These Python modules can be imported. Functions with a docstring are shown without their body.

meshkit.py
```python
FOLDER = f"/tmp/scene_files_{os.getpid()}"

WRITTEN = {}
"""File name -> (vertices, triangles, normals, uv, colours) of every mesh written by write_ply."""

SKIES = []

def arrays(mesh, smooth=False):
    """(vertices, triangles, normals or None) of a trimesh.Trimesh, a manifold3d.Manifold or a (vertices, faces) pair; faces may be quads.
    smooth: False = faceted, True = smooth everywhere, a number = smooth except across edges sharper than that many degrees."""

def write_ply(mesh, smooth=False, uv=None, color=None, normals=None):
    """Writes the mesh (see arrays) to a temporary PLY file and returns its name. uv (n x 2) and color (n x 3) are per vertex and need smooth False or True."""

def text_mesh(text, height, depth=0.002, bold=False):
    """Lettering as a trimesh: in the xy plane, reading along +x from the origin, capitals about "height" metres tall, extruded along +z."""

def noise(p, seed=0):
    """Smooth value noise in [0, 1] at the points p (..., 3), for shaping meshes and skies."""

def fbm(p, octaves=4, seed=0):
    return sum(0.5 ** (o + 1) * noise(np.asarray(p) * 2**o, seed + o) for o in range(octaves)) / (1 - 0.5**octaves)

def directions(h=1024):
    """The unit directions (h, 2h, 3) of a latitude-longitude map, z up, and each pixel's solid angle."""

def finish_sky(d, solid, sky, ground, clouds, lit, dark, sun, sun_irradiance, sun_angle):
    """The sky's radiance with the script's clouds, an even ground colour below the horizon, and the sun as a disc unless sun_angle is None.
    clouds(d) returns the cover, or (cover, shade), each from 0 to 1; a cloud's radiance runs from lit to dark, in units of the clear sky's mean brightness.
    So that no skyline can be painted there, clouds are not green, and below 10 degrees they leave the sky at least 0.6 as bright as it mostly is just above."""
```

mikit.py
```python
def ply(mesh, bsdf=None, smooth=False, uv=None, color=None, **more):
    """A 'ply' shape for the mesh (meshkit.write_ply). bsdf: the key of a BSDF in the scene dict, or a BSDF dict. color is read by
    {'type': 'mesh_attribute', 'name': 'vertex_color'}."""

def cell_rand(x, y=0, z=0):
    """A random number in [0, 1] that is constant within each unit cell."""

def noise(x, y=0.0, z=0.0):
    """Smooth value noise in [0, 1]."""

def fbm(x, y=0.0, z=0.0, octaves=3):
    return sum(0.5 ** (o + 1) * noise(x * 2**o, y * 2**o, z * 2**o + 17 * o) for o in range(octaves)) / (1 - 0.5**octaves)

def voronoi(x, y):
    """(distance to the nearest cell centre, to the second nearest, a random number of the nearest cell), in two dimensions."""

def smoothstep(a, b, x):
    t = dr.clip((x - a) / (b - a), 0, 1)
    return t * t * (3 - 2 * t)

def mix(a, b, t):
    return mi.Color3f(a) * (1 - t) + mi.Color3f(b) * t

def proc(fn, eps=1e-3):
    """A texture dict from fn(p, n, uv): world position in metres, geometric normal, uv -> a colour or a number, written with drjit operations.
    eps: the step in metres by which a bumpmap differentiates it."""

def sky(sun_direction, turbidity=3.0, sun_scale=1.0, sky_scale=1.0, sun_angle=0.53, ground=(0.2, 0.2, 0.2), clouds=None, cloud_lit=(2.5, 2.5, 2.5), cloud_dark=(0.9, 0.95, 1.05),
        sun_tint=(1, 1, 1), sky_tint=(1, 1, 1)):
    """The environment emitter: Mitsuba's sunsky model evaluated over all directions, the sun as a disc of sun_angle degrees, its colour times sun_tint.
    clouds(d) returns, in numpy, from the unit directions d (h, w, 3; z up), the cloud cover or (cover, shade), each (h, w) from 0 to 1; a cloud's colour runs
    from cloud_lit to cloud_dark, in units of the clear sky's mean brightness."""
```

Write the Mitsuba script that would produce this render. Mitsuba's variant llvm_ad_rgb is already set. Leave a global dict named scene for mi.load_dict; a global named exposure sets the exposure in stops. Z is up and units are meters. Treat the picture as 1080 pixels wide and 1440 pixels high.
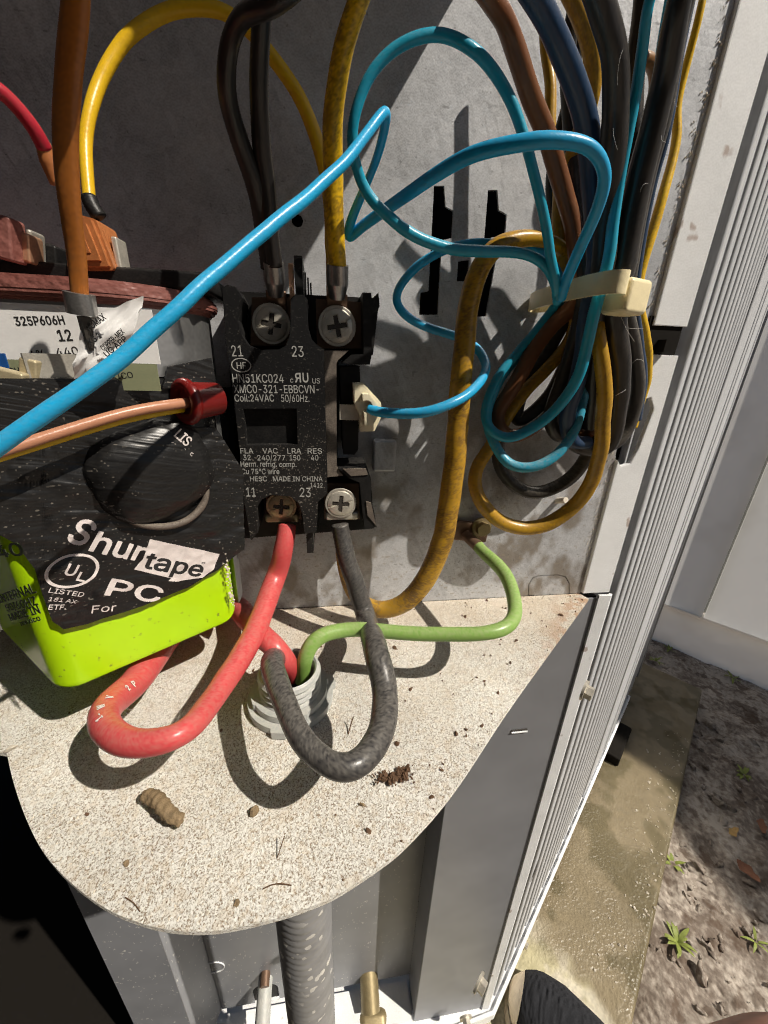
import math, random
import numpy as np
import trimesh, manifold3d as m3
import shapely
from shapely.geometry import Polygon, Point, LineString, box as sbox
from scipy.interpolate import CubicSpline
import drjit as dr
import mitsuba as mi
import mikit, meshkit
from mikit import proc, noise, fbm, voronoi, smoothstep, mix

T = mi.ScalarTransform4f
rng = np.random.default_rng(7)
scene, labels = {}, {}

# ------------------------------------------------------------------ camera, sky, exposure
# World: x along the control panel, y into it (panel face y = 0), z up from the shelf (z = 0). Metres.
EYE = np.array([0.0, -0.1833, 0.130])
LENS = 541.0                                                   # ultra-wide lens, in pixels of the 1080 x 1440 photograph
def frame(vp, ah):
    d = np.array([vp[0] - 540, vp[1] - 720, LENS]); d /= np.linalg.norm(d)
    h = np.array([ah, -((vp[0] - 540) * ah + LENS * LENS) / (vp[1] - 720), LENS]); h /= np.linalg.norm(h)
    return np.stack([h, np.cross(-d, h), -d])
M = frame((490.0, 2080.0), 3900.0)
scene['camera'] = {'type': 'perspective', 'fov': 2 * math.degrees(math.atan(540 / LENS)), 'fov_axis': 'x', 'near_clip': 0.004, 'far_clip': 500.0,
                   'to_world': T().look_at(origin=EYE.tolist(), target=(EYE + M[:, 2]).tolist(), up=(-M[:, 1]).tolist())}
SUN = np.array([0.67, -0.48, 1.0])
scene['sky'] = mikit.sky(SUN.tolist(), turbidity=3, sky_scale=0.37, sky_tint=(1.0, 0.96, 0.90), sun_tint=(0.90, 1.0, 1.16))
exposure = 2.0

# ------------------------------------------------------------------ measuring helpers
def ray(px, py): return M @ np.array([px - 540.0, py - 720.0, LENS])
def P(px, py, y=None, z=None):
    """The point of the photograph's pixel on the upright plane y millimetres in front of the panel, or on the level z millimetres."""
    r = ray(px, py)
    t = (-y / 1000.0 - EYE[1]) / r[1] if y is not None else (z / 1000.0 - EYE[2]) / r[2]
    return EYE + t * r
def on_plane(px, py, o, n):
    r = ray(px, py); return EYE + r * (np.dot(np.asarray(o) - EYE, n) / np.dot(r, n))
def depth_of(p): return float(np.dot(np.asarray(p) - EYE, M[:, 2]))
def centred(p): v = np.asarray(p) - EYE; return depth_of(p) / np.linalg.norm(v)   # cosine off the lens axis
def mm(px_width, p): return px_width * depth_of(p) / LENS          # size in metres of a width in pixels at p

# ------------------------------------------------------------------ scene entries
def numbered(key):
    if key not in scene and key not in labels: return key
    k = 1
    while f'{key}_{k:03d}' in scene or f'{key}_{k:03d}' in labels: k += 1
    return f'{key}_{k:03d}'
def thing(name, label, cat, group=None):
    key = numbered(name); labels[key] = {'label': label, 'category': cat}
    if group: labels[key]['group'] = group
    return key
def obj(name, mesh, mat, parent=None, smooth=30, label=None, color=None, uv=None, kind=None):
    key = numbered(f'{parent}__{name}' if parent else name)
    scene[key] = mikit.ply(mesh, mat, smooth=(True if color is not None and smooth else smooth), color=color, uv=uv)
    if label or kind:
        labels[key] = {}
        if label: labels[key]['label'] = label
        if kind: labels[key]['kind'] = kind
    return key
def single(name, mesh, mat, label, cat, group=None, smooth=30, color=None, kind=None):
    key = obj(name, mesh, mat, None, smooth, None, color)
    labels[key] = {'label': label}
    if cat: labels[key]['category'] = cat
    if group: labels[key]['group'] = group
    if kind: labels[key]['kind'] = kind
    return key

# ------------------------------------------------------------------ mesh helpers
def cat(*ms): return trimesh.util.concatenate([m for m in ms])
def tm(man):
    q = man.to_mesh(); return trimesh.Trimesh(q.vert_properties[:, :3], q.tri_verts, process=False)
def man(mesh): return m3.Manifold(m3.Mesh(np.asarray(mesh.vertices, np.float32), np.asarray(mesh.faces, np.uint32)))
def box(x0, x1, y0, y1, z0, z1):
    b = trimesh.creation.box((x1 - x0, y1 - y0, z1 - z0)); b.apply_translation(((x0 + x1) / 2, (y0 + y1) / 2, (z0 + z1) / 2)); return b
def rbox(size, r=0.001, seg=12):
    h = np.asarray(size) / 2 - r
    s = m3.Manifold.sphere(r, seg)
    return tm(m3.Manifold.batch_hull([s.translate((a * h[0], b * h[1], c * h[2])) for a in (-1, 1) for b in (-1, 1) for c in (-1, 1)]))
def basis(o, ex, ey, ez):
    m = np.eye(4); m[:3, 0], m[:3, 1], m[:3, 2], m[:3, 3] = ex, ey, ez, o; return m
def unit(v): v = np.asarray(v, float); return v / np.linalg.norm(v)
def prism(poly, y_front, depth, bevel=0.0):
    """A polygon in (x, z) metres as a solid from y_front back by depth; bevel eases the front edge in small steps."""
    out = []
    geoms = list(getattr(poly, 'geoms', [poly]))
    for g in geoms:
        if bevel > 0:
            n = 4
            for k in range(n):
                q = g.buffer(-bevel * (1 - math.sin(math.pi / 2 * (k + 0.5) / n)), join_style=2)
                d0 = bevel * (1 - math.cos(math.pi / 2 * k / n)); d1 = bevel * (1 - math.cos(math.pi / 2 * (k + 1) / n))
                for h in getattr(q, 'geoms', [q]):
                    if h.is_empty: continue
                    e = trimesh.creation.extrude_polygon(h, d1 - d0, engine='earcut'); e.apply_translation((0, 0, depth - d1)); out.append(e)
        e = trimesh.creation.extrude_polygon(g, depth - bevel, engine='earcut'); out.append(e)
    m = trimesh.util.concatenate(out); v = np.array(m.vertices)
    m.vertices = np.stack([v[:, 0], y_front + depth - v[:, 2], v[:, 1]], 1)
    return m
def pxpoly(pts, y): return Polygon([P(a, b, y=y)[[0, 2]] for a, b in pts]).buffer(0)
def cyl(a, b, r, seg=24, r2=None):
    a, b = np.asarray(a, float), np.asarray(b, float); L = np.linalg.norm(b - a)
    c = tm(m3.Manifold.cylinder(L, r, r if r2 is None else r2, seg)); d = (b - a) / L
    ex = unit(np.cross([0.31, 0.2, 0.9] if abs(d[2]) < .9 else [1, 0.1, 0], d))
    c.apply_transform(basis(a, ex, np.cross(d, ex), d)); return c
def spline(pts, step=0.0005):
    pts = np.asarray(pts, float)
    t = np.r_[0, np.cumsum(np.sqrt(np.linalg.norm(np.diff(pts, axis=0), axis=1) + 1e-9))]
    cs = CubicSpline(t, pts, bc_type='natural')
    d = cs(np.linspace(0, t[-1], 40 * len(pts)))
    s = np.r_[0, np.cumsum(np.linalg.norm(np.diff(d, axis=0), axis=1))]
    n = max(6, int(s[-1] / step)); q = np.linspace(0, s[-1], n)
    tt = np.interp(q, s, np.linspace(0, t[-1], len(s)))
    return cs(tt), tt / t[-1], t / t[-1]
def sweep(path, radii, sides=18, flat=1.0):
    """A round tube along the path with closed, slightly rounded ends; returns the mesh."""
    path = np.asarray(path); n = len(path); radii = np.broadcast_to(radii, n).astype(float)
    tang = np.gradient(path, axis=0); tang /= np.linalg.norm(tang, axis=1, keepdims=True)
    up = unit(np.cross(tang[0], [0.3, 0.8, 0.5])); N = []
    for k in range(n):
        up = up - tang[k] * np.dot(up, tang[k]); up /= np.linalg.norm(up); N.append(up)
    N = np.array(N); B = np.cross(tang, N)
    a = np.linspace(0, 2 * np.pi, sides, endpoint=False)
    ring = lambda c, r, i: c + r * (np.cos(a)[:, None] * N[i] + flat * np.sin(a)[:, None] * B[i])
    rings = [ring(path[0] - tang[0] * radii[0] * 0.12, radii[0] * 0.72, 0)] + [ring(path[k], radii[k], k) for k in range(n)] + [ring(path[-1] + tang[-1] * radii[-1] * 0.12, radii[-1] * 0.72, -1)]
    V = np.vstack(rings + [[path[0] - tang[0] * radii[0] * 0.15], [path[-1] + tang[-1] * radii[-1] * 0.15]])
    m = n + 2; i = np.arange(m - 1)[:, None] * sides; j = np.arange(sides)[None]; j2 = (j + 1) % sides
    A, Bq, Cq, Dq = (i + j).ravel(), (i + j2).ravel(), (i + sides + j2).ravel(), (i + sides + j).ravel()
    F = np.vstack([np.stack([A, Bq, Cq], 1), np.stack([A, Cq, Dq], 1)])
    s0 = np.stack([np.full(sides, m * sides), np.arange(sides)[::-1], (np.arange(sides)[::-1] - 1) % sides], 1)
    e = (m - 1) * sides; s1 = np.stack([np.full(sides, m * sides + 1), e + np.arange(sides), e + (np.arange(sides) + 1) % sides], 1)
    mesh = trimesh.Trimesh(V, np.vstack([F, s0, s1]), process=False)
    if mesh.volume < 0: mesh.invert()
    return mesh
def smooth_mesh(m, it=8): trimesh.smoothing.filter_taubin(m, iterations=it); return m
def text_at(s, o, u, n, height, length=None, bold=False, depth=0.00012, mirror=False):
    """Flat print: the words along u from o on a surface of normal n."""
    t = meshkit.text_mesh(s, height, depth, bold); v = np.array(t.vertices)
    if length: v[:, 0] *= length / max(v[:, 0].max(), 1e-9)
    if mirror: v[:, 0] = v[:, 0].max() - v[:, 0]; t.faces = t.faces[:, ::-1]
    t.vertices = v; u, n = unit(u), unit(n); u = unit(u - n * np.dot(u, n))
    t.apply_transform(basis(o, u, np.cross(n, u), n)); return t
def revolve(profile, seg=48): return trimesh.creation.revolve(np.asarray(profile, float), sections=seg)
def scatter_blobs(points, sizes, seed, squash=0.6, sub=0):
    r = np.random.default_rng(seed); base = trimesh.creation.icosphere(subdivisions=sub); V, F = [], []
    for k, (p, s) in enumerate(zip(points, sizes)):
        R = trimesh.transformations.random_rotation_matrix(r.random(3))[:3, :3]
        v = np.array(base.vertices) * (1 + 0.35 * r.standard_normal((len(base.vertices), 1)).clip(-1.5, 1.5)) * [1, 0.75, squash] * s
        V.append(v @ R.T + p); F.append(np.array(base.faces) + k * len(base.vertices))
    return trimesh.Trimesh(np.vstack(V), np.vstack(F), process=False)

# ------------------------------------------------------------------ materials
def two(b): return {'type': 'twosided', 'bsdf': b}
def prin(color, rough=0.5, metal=0.0, **k):
    c = color if isinstance(color, dict) else {'type': 'rgb', 'value': list(color)}
    r = rough if isinstance(rough, dict) else float(rough)
    return {'type': 'principled', 'base_color': c, 'roughness': r, 'metallic': float(metal), **k}
def bump(b, fn, scale, eps=2e-4): return {'type': 'bumpmap', 'arbitrary': proc(fn, eps), 'scale': float(scale), 'bsdf': b}
def plain(name, color, rough=0.5, metal=0.0, var=0.25, freq=300.0, dust=0.0, dustc=(0.34, 0.30, 0.24), relief=0.0, relief_freq=2500.0, **k):
    """One colour with wear: slow tone changes, fine grain, dust that lies on upward faces."""
    def col(p, n, uv):
        a = fbm(p.x * freq, p.y * freq, p.z * freq)
        g = noise(p.x * freq * 9, p.y * freq * 9, p.z * freq * 9)
        c = mi.Color3f(*color) * (1 - var + 2 * var * (0.65 * a + 0.35 * g))
        if dust > 0:
            up = dr.clip(n.z * 0.65 + 0.35, 0, 1)
            d = dust * up * smoothstep(0.30, 0.75, 0.5 * a + 0.5 * g)
            c = mix(c, mi.Color3f(*dustc), d)
        return c
    b = prin(proc(col), rough, metal, **k)
    if relief > 0:
        b = bump(b, lambda p, n, uv: fbm(p.x * relief_freq, p.y * relief_freq, p.z * relief_freq, 2), relief)
    scene[name] = two(b)

def galv(p, n, uv):
    s = voronoi(p.x * 330 + 2 * noise(p.x * 150, p.z * 150), p.z * 330 + 2 * noise(p.z * 150, p.x * 150 + 9))[2]
    a = fbm(p.x * 38, p.y * 38, p.z * 38, 4); g = noise(p.x * 2400, p.y * 2400, p.z * 2400)
    stain = smoothstep(0.45, 0.72, fbm(p.x * 90 + 40, p.z * 60, p.y * 60, 4)) * smoothstep(0.17, 0.03, p.z)
    c = mi.Color3f(0.50, 0.51, 0.53) * (0.70 + 0.14 * s + 0.55 * (a - 0.5) + 0.30 * g)
    c = c * (1 - 0.13 * smoothstep(0.66, 0.8, noise(p.x * 700 + 5 * p.z * 60, p.z * 260, 4.0)) * smoothstep(0.5, 0.6, fbm(p.x * 30, p.z * 30, 8.0)))
    c = mix(c, mi.Color3f(0.16, 0.125, 0.085), 0.75 * stain)
    speck = smoothstep(0.80, 0.88, noise(p.x * 700, p.y * 700, p.z * 700 + 5))
    c = mix(c, mi.Color3f(0.30, 0.25, 0.19), 0.5 * speck * smoothstep(0.2, 0.0, p.z))
    dark = smoothstep(0.93, 0.96, noise(p.x * 520 + 3, p.y * 520, p.z * 520 + 31))
    return c * (1 - 0.3 * dark)
scene['galvanized'] = two(bump(prin(proc(galv), 0.40, 0.2, specular=0.5), lambda p, n, uv: fbm(p.x * 900, p.y * 900, p.z * 900, 3), 0.00005))

def dusty(p, n, uv):
    g = noise(p.x * 2700, p.y * 2700, p.z * 2700); h = noise(p.x * 5200 + 7, p.y * 5200, p.z * 5200); a = fbm(p.x * 60, p.y * 60, p.z * 60, 3)
    v = 0.5 * g + 0.5 * h
    c = mix((0.43, 0.41, 0.365), (0.71, 0.70, 0.655), smoothstep(0.30, 0.72, v))
    c = mix(c, mi.Color3f(0.22, 0.16, 0.11), 0.85 * smoothstep(0.38, 0.25, v + 0.12 * (a - 0.5)))
    tan = smoothstep(0.55, 0.8, noise(p.x * 800 + 3, p.y * 800, 3.0))
    c = mix(c, mi.Color3f(0.50, 0.40, 0.28), 0.25 * tan)
    edge = smoothstep(-0.012, 0.012, (p.x - 0.092) * 0.79 + (p.y + 0.062) * -0.61)   # rusty along the cut right-hand edge
    c = mix(c * (0.68 + 0.42 * fbm(p.x * 26, p.y * 26, 5.0, 4) + 0.1 * a), mi.Color3f(0.40, 0.30, 0.19), 0.35 * smoothstep(-0.06, 0.0, p.y) + 0.12 * smoothstep(0.52, 0.7, fbm(p.x * 70 + 2, p.y * 70, 1.0, 4)))
    return mix(c, mi.Color3f(0.33, 0.19, 0.11), 0.75 * edge * smoothstep(0.35, 0.6, fbm(p.x * 300, p.y * 300, 2.0)))
scene['dusty_metal'] = two(bump(prin(proc(dusty), 0.85, 0.0, specular=0.15), lambda p, n, uv: fbm(p.x * 2200, p.y * 2200, p.z * 2200, 2), 0.0003))

def speckled(p, n, uv):
    a = fbm(p.x * 25, p.y * 25, p.z * 25); w = noise(p.x * 520 + 3 * noise(p.x * 90, p.z * 90), p.y * 520, p.z * 230)
    c = mi.Color3f(0.185, 0.19, 0.205) * (0.85 + 0.3 * a)
    s = smoothstep(0.735, 0.80, 0.7 * w + 0.3 * noise(p.x * 1300, p.y * 1300, p.z * 900)) * smoothstep(0.28, 0.52, fbm(p.x * 14 + 5, p.y * 14, p.z * 14)) * smoothstep(0.10, 0.03, p.x)
    return mix(c, mi.Color3f(0.50, 0.49, 0.46), 0.75 * s)
scene['grey_paint'] = two(prin(proc(speckled), 0.38, 0.0, specular=0.5))

def white_painted(p, n, uv):
    a = fbm(p.x * 60, p.y * 60, p.z * 60, 4); g = noise(p.x * 1800, p.y * 1800, p.z * 1800)
    c = mi.Color3f(0.74, 0.75, 0.76) * (0.85 + 0.18 * a + 0.12 * g)
    r = smoothstep(0.72, 0.78, fbm(p.x * 110 + 8, p.y * 110, p.z * 70 + 3, 4))
    return mix(c, mi.Color3f(0.24, 0.13, 0.07), 0.6 * r)
scene['pale_paint'] = two(prin(proc(white_painted), 0.4))

def alu(p, n, uv):
    a = fbm(p.x * 60, p.y * 60, p.z * 6, 4); g = noise(p.x * 1500, p.y * 1500, p.z * 120)
    return mi.Color3f(0.50, 0.51, 0.53) * (0.72 + 0.36 * a + 0.2 * g)
scene['aluminium'] = two(prin(proc(alu), 0.45, 0.3))

scene['wire_skin'] = two(bump(prin({'type': 'mesh_attribute', 'name': 'vertex_color'}, 0.33, 0.0, specular=0.42), lambda p, n, uv: fbm(p.x * 1500, p.y * 1500, p.z * 1500, 3), 0.00005))
scene['dull_wire_skin'] = two(bump(prin({'type': 'mesh_attribute', 'name': 'vertex_color'}, 0.7, 0.0, specular=0.3), lambda p, n, uv: fbm(p.x * 2600, p.y * 2600, p.z * 2600, 2), 0.0003))
plain('black_plastic', (0.008, 0.008, 0.0083), 0.45, specular=0.3, var=0.3, dust=0.10, relief=0.00006, dustc=(0.2, 0.18, 0.16))
def cover_col(p, n, uv):
    a = fbm(p.x * 120, p.y * 120, p.z * 120); g = noise(p.x * 2600, p.y * 2600, p.z * 2600); h = noise(p.x * 1300 + 9, p.y * 1300, p.z * 1300)
    low = smoothstep(0.118, 0.085, p.z)
    d = (0.10 + 0.5 * low) * smoothstep(0.66, 0.82, 0.6 * g + 0.4 * h) + 0.05 * low * a
    return mix(mi.Color3f(0.0075, 0.0075, 0.008), mi.Color3f(0.30, 0.27, 0.23), d)
scene['contactor_black'] = two(bump(prin(proc(cover_col), 0.5, specular=0.25), lambda p, n, uv: noise(p.x * 3000, p.y * 3000, p.z * 3000), 0.00008))
plain('dusty_lit_black', (0.10, 0.08, 0.065), 0.7, var=0.35, dust=0.3)  # dusty plastic tone; also paints the lit rim of the tape lump
plain('interior_shade', (0.012, 0.011, 0.010), 0.8)  # near-black that paints the shade behind slots and ribs and in the fitting
plain('print_white', (0.33, 0.33, 0.31), 0.7, var=0.35, freq=900)
plain('ink_white', (0.62, 0.56, 0.54), 0.6, var=0.2, freq=700)
plain('ink_black', (0.015, 0.015, 0.015), 0.6)
plain('ink_dark_green', (0.035, 0.06, 0.01), 0.5)
plain('zinc', (0.62, 0.58, 0.50), 0.42, 0.65, var=0.3, freq=500, dust=0.15)
plain('brass_zinc', (0.50, 0.42, 0.26), 0.42, 0.65, var=0.3, freq=500, dust=0.1)
plain('dark_bore', (0.03, 0.025, 0.02), 0.6)  # near-black; paints the shade in screw recesses, also dark metal and print
plain('tip_brown', (0.10, 0.05, 0.035), 0.6, var=0.4)
plain('brown_metal', (0.17, 0.105, 0.07), 0.45, 0.5, var=0.35, freq=400)
plain('lug_metal', (0.36, 0.35, 0.34), 0.3, 0.85, var=0.45, freq=350)
plain('copper', (0.62, 0.36, 0.22), 0.4, 0.7, var=0.3)
plain('ivory_nylon', (0.72, 0.66, 0.48), 0.35, var=0.12, dust=0.1)
plain('tie_nylon', (0.74, 0.64, 0.40), 0.3, var=0.12, relief=0.0001, relief_freq=900)
plain('red_vinyl', (0.13, 0.006, 0.005), 0.3, var=0.2)
def tape(p, n, uv):
    g = noise(p.x * 700, p.y * 700, p.z * 1900); sp = smoothstep(0.80, 0.9, noise(p.x * 1500, p.y * 1500, p.z * 1500)); a = fbm(p.x * 80, p.y * 80, p.z * 80)
    return mix(mi.Color3f(0.0075, 0.0075, 0.008), mi.Color3f(0.22, 0.20, 0.17), 0.55 * sp * smoothstep(0.36, 0.58, a) + 0.03 * g)
def stretch(p, n, uv):
    q = p.z + 0.28 * (p.x * 0.7 + p.y * 0.7) + 0.0012 * noise(p.x * 120, p.y * 120, p.z * 120)
    return 0.7 * noise(q * 900, p.x * 60, p.y * 60) + 0.3 * noise(q * 2400, p.x * 90, p.y * 90)
scene['black_tape'] = two(bump(prin(proc(tape), 0.36, specular=0.4), stretch, 0.00035))
def lime(p, n, uv):
    a = fbm(p.x * 60, p.y * 60, p.z * 60); scuff = smoothstep(0.70, 0.78, fbm(p.x * 620, p.y * 620, p.z * 420, 4)) * smoothstep(0.055, 0.03, p.z)
    return mix(mi.Color3f(0.40, 0.66, 0.004) * (0.9 + 0.2 * a), mi.Color3f(0.10, 0.10, 0.04), 0.7 * scuff)
scene['lime_paint'] = two(prin(proc(lime), 0.28, clearcoat=0.3))
plain('lime_edge', (0.62, 0.70, 0.30), 0.35, var=0.2)
plain('can_metal', (0.45, 0.45, 0.45), 0.28, 0.85, var=0.25, freq=120)
plain('label_paper', (0.74, 0.73, 0.72), 0.45, var=0.06)
plain('reflected_olive', (0.22, 0.235, 0.14), 0.5, var=0.1)  # label tone with the green reflection of the lime box put in
plain('blue_ink', (0.01, 0.07, 0.25), 0.5)
plain('rim_brown', (0.22, 0.085, 0.07), 0.45, var=0.3, freq=350, relief=0.0004, relief_freq=700)
plain('amber_vinyl', (0.36, 0.13, 0.045), 0.25, var=0.35, freq=120)
plain('tab_metal', (0.33, 0.31, 0.27), 0.45, 0.4, var=0.35)
plain('tan_metal', (0.45, 0.38, 0.24), 0.45, 0.4, var=0.3)
def conduit_col(p, n, uv):
    s = smoothstep(0.72, 0.80, noise(p.x * 330, p.y * 330, p.z * 220)) * smoothstep(0.3, 0.55, fbm(p.x * 40, p.y * 40, p.z * 30))
    a = fbm(p.x * 120, p.y * 120, p.z * 120)
    return mix(mi.Color3f(0.20, 0.20, 0.205) * (0.75 + 0.5 * a), mi.Color3f(0.58, 0.56, 0.52), 0.8 * s)
scene['conduit_grey'] = two(prin(proc(conduit_col), 0.33))
plain('fitting_grey', (0.36, 0.37, 0.36), 0.5, var=0.18, dust=0.35, dustc=(0.5, 0.46, 0.38))
plain('brass', (0.30, 0.24, 0.13), 0.45, 0.5, var=0.3)
plain('clay_bug', (0.19, 0.135, 0.075), 0.85, var=0.8, freq=500, relief=0.0006, relief_freq=900)
plain('brown_bits', (0.10, 0.055, 0.03), 0.9, var=0.5, freq=900)
plain('pale_bits', (0.54, 0.49, 0.41), 0.9, var=0.45, freq=1500)
plain('leaf_brown', (0.20, 0.085, 0.045), 0.7, var=0.3)
plain('leaf_tan', (0.42, 0.26, 0.09), 0.7, var=0.3)
plain('weed_green', (0.20, 0.24, 0.05), 0.6, var=0.3)
plain('knit', (0.012, 0.013, 0.017), 0.9, var=0.3)
scene['knit'] = two(bump(prin((0.014, 0.015, 0.019), 0.9), lambda p, n, uv: noise((0.8 * p.x - 0.6 * p.y) * 330, (0.6 * p.x + 0.8 * p.y) * 90, p.z * 330), 0.002))
plain('sole', (0.62, 0.53, 0.40), 0.6, var=0.12)
plain('skin', (0.50, 0.26, 0.19), 0.5, var=0.12)
plain('web', (0.6, 0.58, 0.55), 0.6)
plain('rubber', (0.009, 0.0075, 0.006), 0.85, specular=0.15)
plain('shade_dark_wood', (0.010, 0.0065, 0.005), 0.85, var=0.4, freq=40)  # near-black so the added left wall reads as shade
def vinyl(p, n, uv):
    a = fbm(p.x * 5, p.y * 5, p.z * 3, 4); d = smoothstep(0.5, 0.75, fbm(p.x * 9 + 2, p.y * 9, p.z * 7, 4))
    low = smoothstep(-0.40, -0.66, p.z)
    return mix(mi.Color3f(0.86, 0.855, 0.84) * (0.90 + 0.12 * a), mi.Color3f(0.50, 0.47, 0.43), 0.25 * d + 0.3 * low * fbm(p.x * 30, p.y * 30, p.z * 30))
scene['vinyl'] = two(prin(proc(vinyl), 0.4))
scene['vinyl_wall'] = {'type': 'principledthin', 'base_color': proc(vinyl), 'roughness': 0.45, 'diff_trans': 1.4, 'spec_trans': 0.0}
UX, UY = 0.777, 0.629                                          # the unit's right-hand side runs back along (UX, UY); its outward normal is (UY, -UX)
def concrete(p, n, uv):
    u = p.x * UX + p.y * UY; w = p.x * UY - p.y * UX
    a = fbm(p.x * 14, p.y * 14, p.z * 14, 4); f = fbm(p.x * 130, p.y * 130, p.z * 130, 3); g = noise(p.x * 420, p.y * 420, p.z * 420)
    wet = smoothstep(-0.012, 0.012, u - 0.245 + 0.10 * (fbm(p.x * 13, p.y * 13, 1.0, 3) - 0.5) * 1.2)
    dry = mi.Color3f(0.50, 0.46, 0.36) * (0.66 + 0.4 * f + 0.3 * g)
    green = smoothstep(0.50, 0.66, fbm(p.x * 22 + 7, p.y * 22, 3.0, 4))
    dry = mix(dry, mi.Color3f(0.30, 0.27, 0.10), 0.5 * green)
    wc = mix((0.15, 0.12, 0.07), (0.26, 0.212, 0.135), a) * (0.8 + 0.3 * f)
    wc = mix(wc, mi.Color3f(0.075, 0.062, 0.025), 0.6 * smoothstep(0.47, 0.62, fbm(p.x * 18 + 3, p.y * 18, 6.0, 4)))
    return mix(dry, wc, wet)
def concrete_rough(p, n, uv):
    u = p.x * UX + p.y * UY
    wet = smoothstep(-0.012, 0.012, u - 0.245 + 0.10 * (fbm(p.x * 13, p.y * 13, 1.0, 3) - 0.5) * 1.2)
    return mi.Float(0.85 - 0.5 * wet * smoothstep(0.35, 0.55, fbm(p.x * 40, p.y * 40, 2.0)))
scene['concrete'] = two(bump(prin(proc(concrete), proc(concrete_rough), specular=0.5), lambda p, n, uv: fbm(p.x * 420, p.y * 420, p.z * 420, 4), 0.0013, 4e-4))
def soil(p, n, uv):
    a = fbm(p.x * 20, p.y * 20, p.z * 20, 4); g = fbm(p.x * 170, p.y * 170, p.z * 170, 3)
    c = mix((0.15, 0.12, 0.098), (0.45, 0.40, 0.345), smoothstep(0.3, 0.72, 0.5 * a + 0.5 * g))
    return mix(c, mi.Color3f(0.09, 0.062, 0.045), 0.7 * smoothstep(0.55, 0.7, fbm(p.x * 55 + 4, p.y * 55, p.z * 55, 4)))
scene['soil'] = two(bump(prin(proc(soil), 0.95, specular=0.1), lambda p, n, uv: fbm(p.x * 260, p.y * 260, p.z * 260, 3), 0.003, 1e-3))

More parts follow.
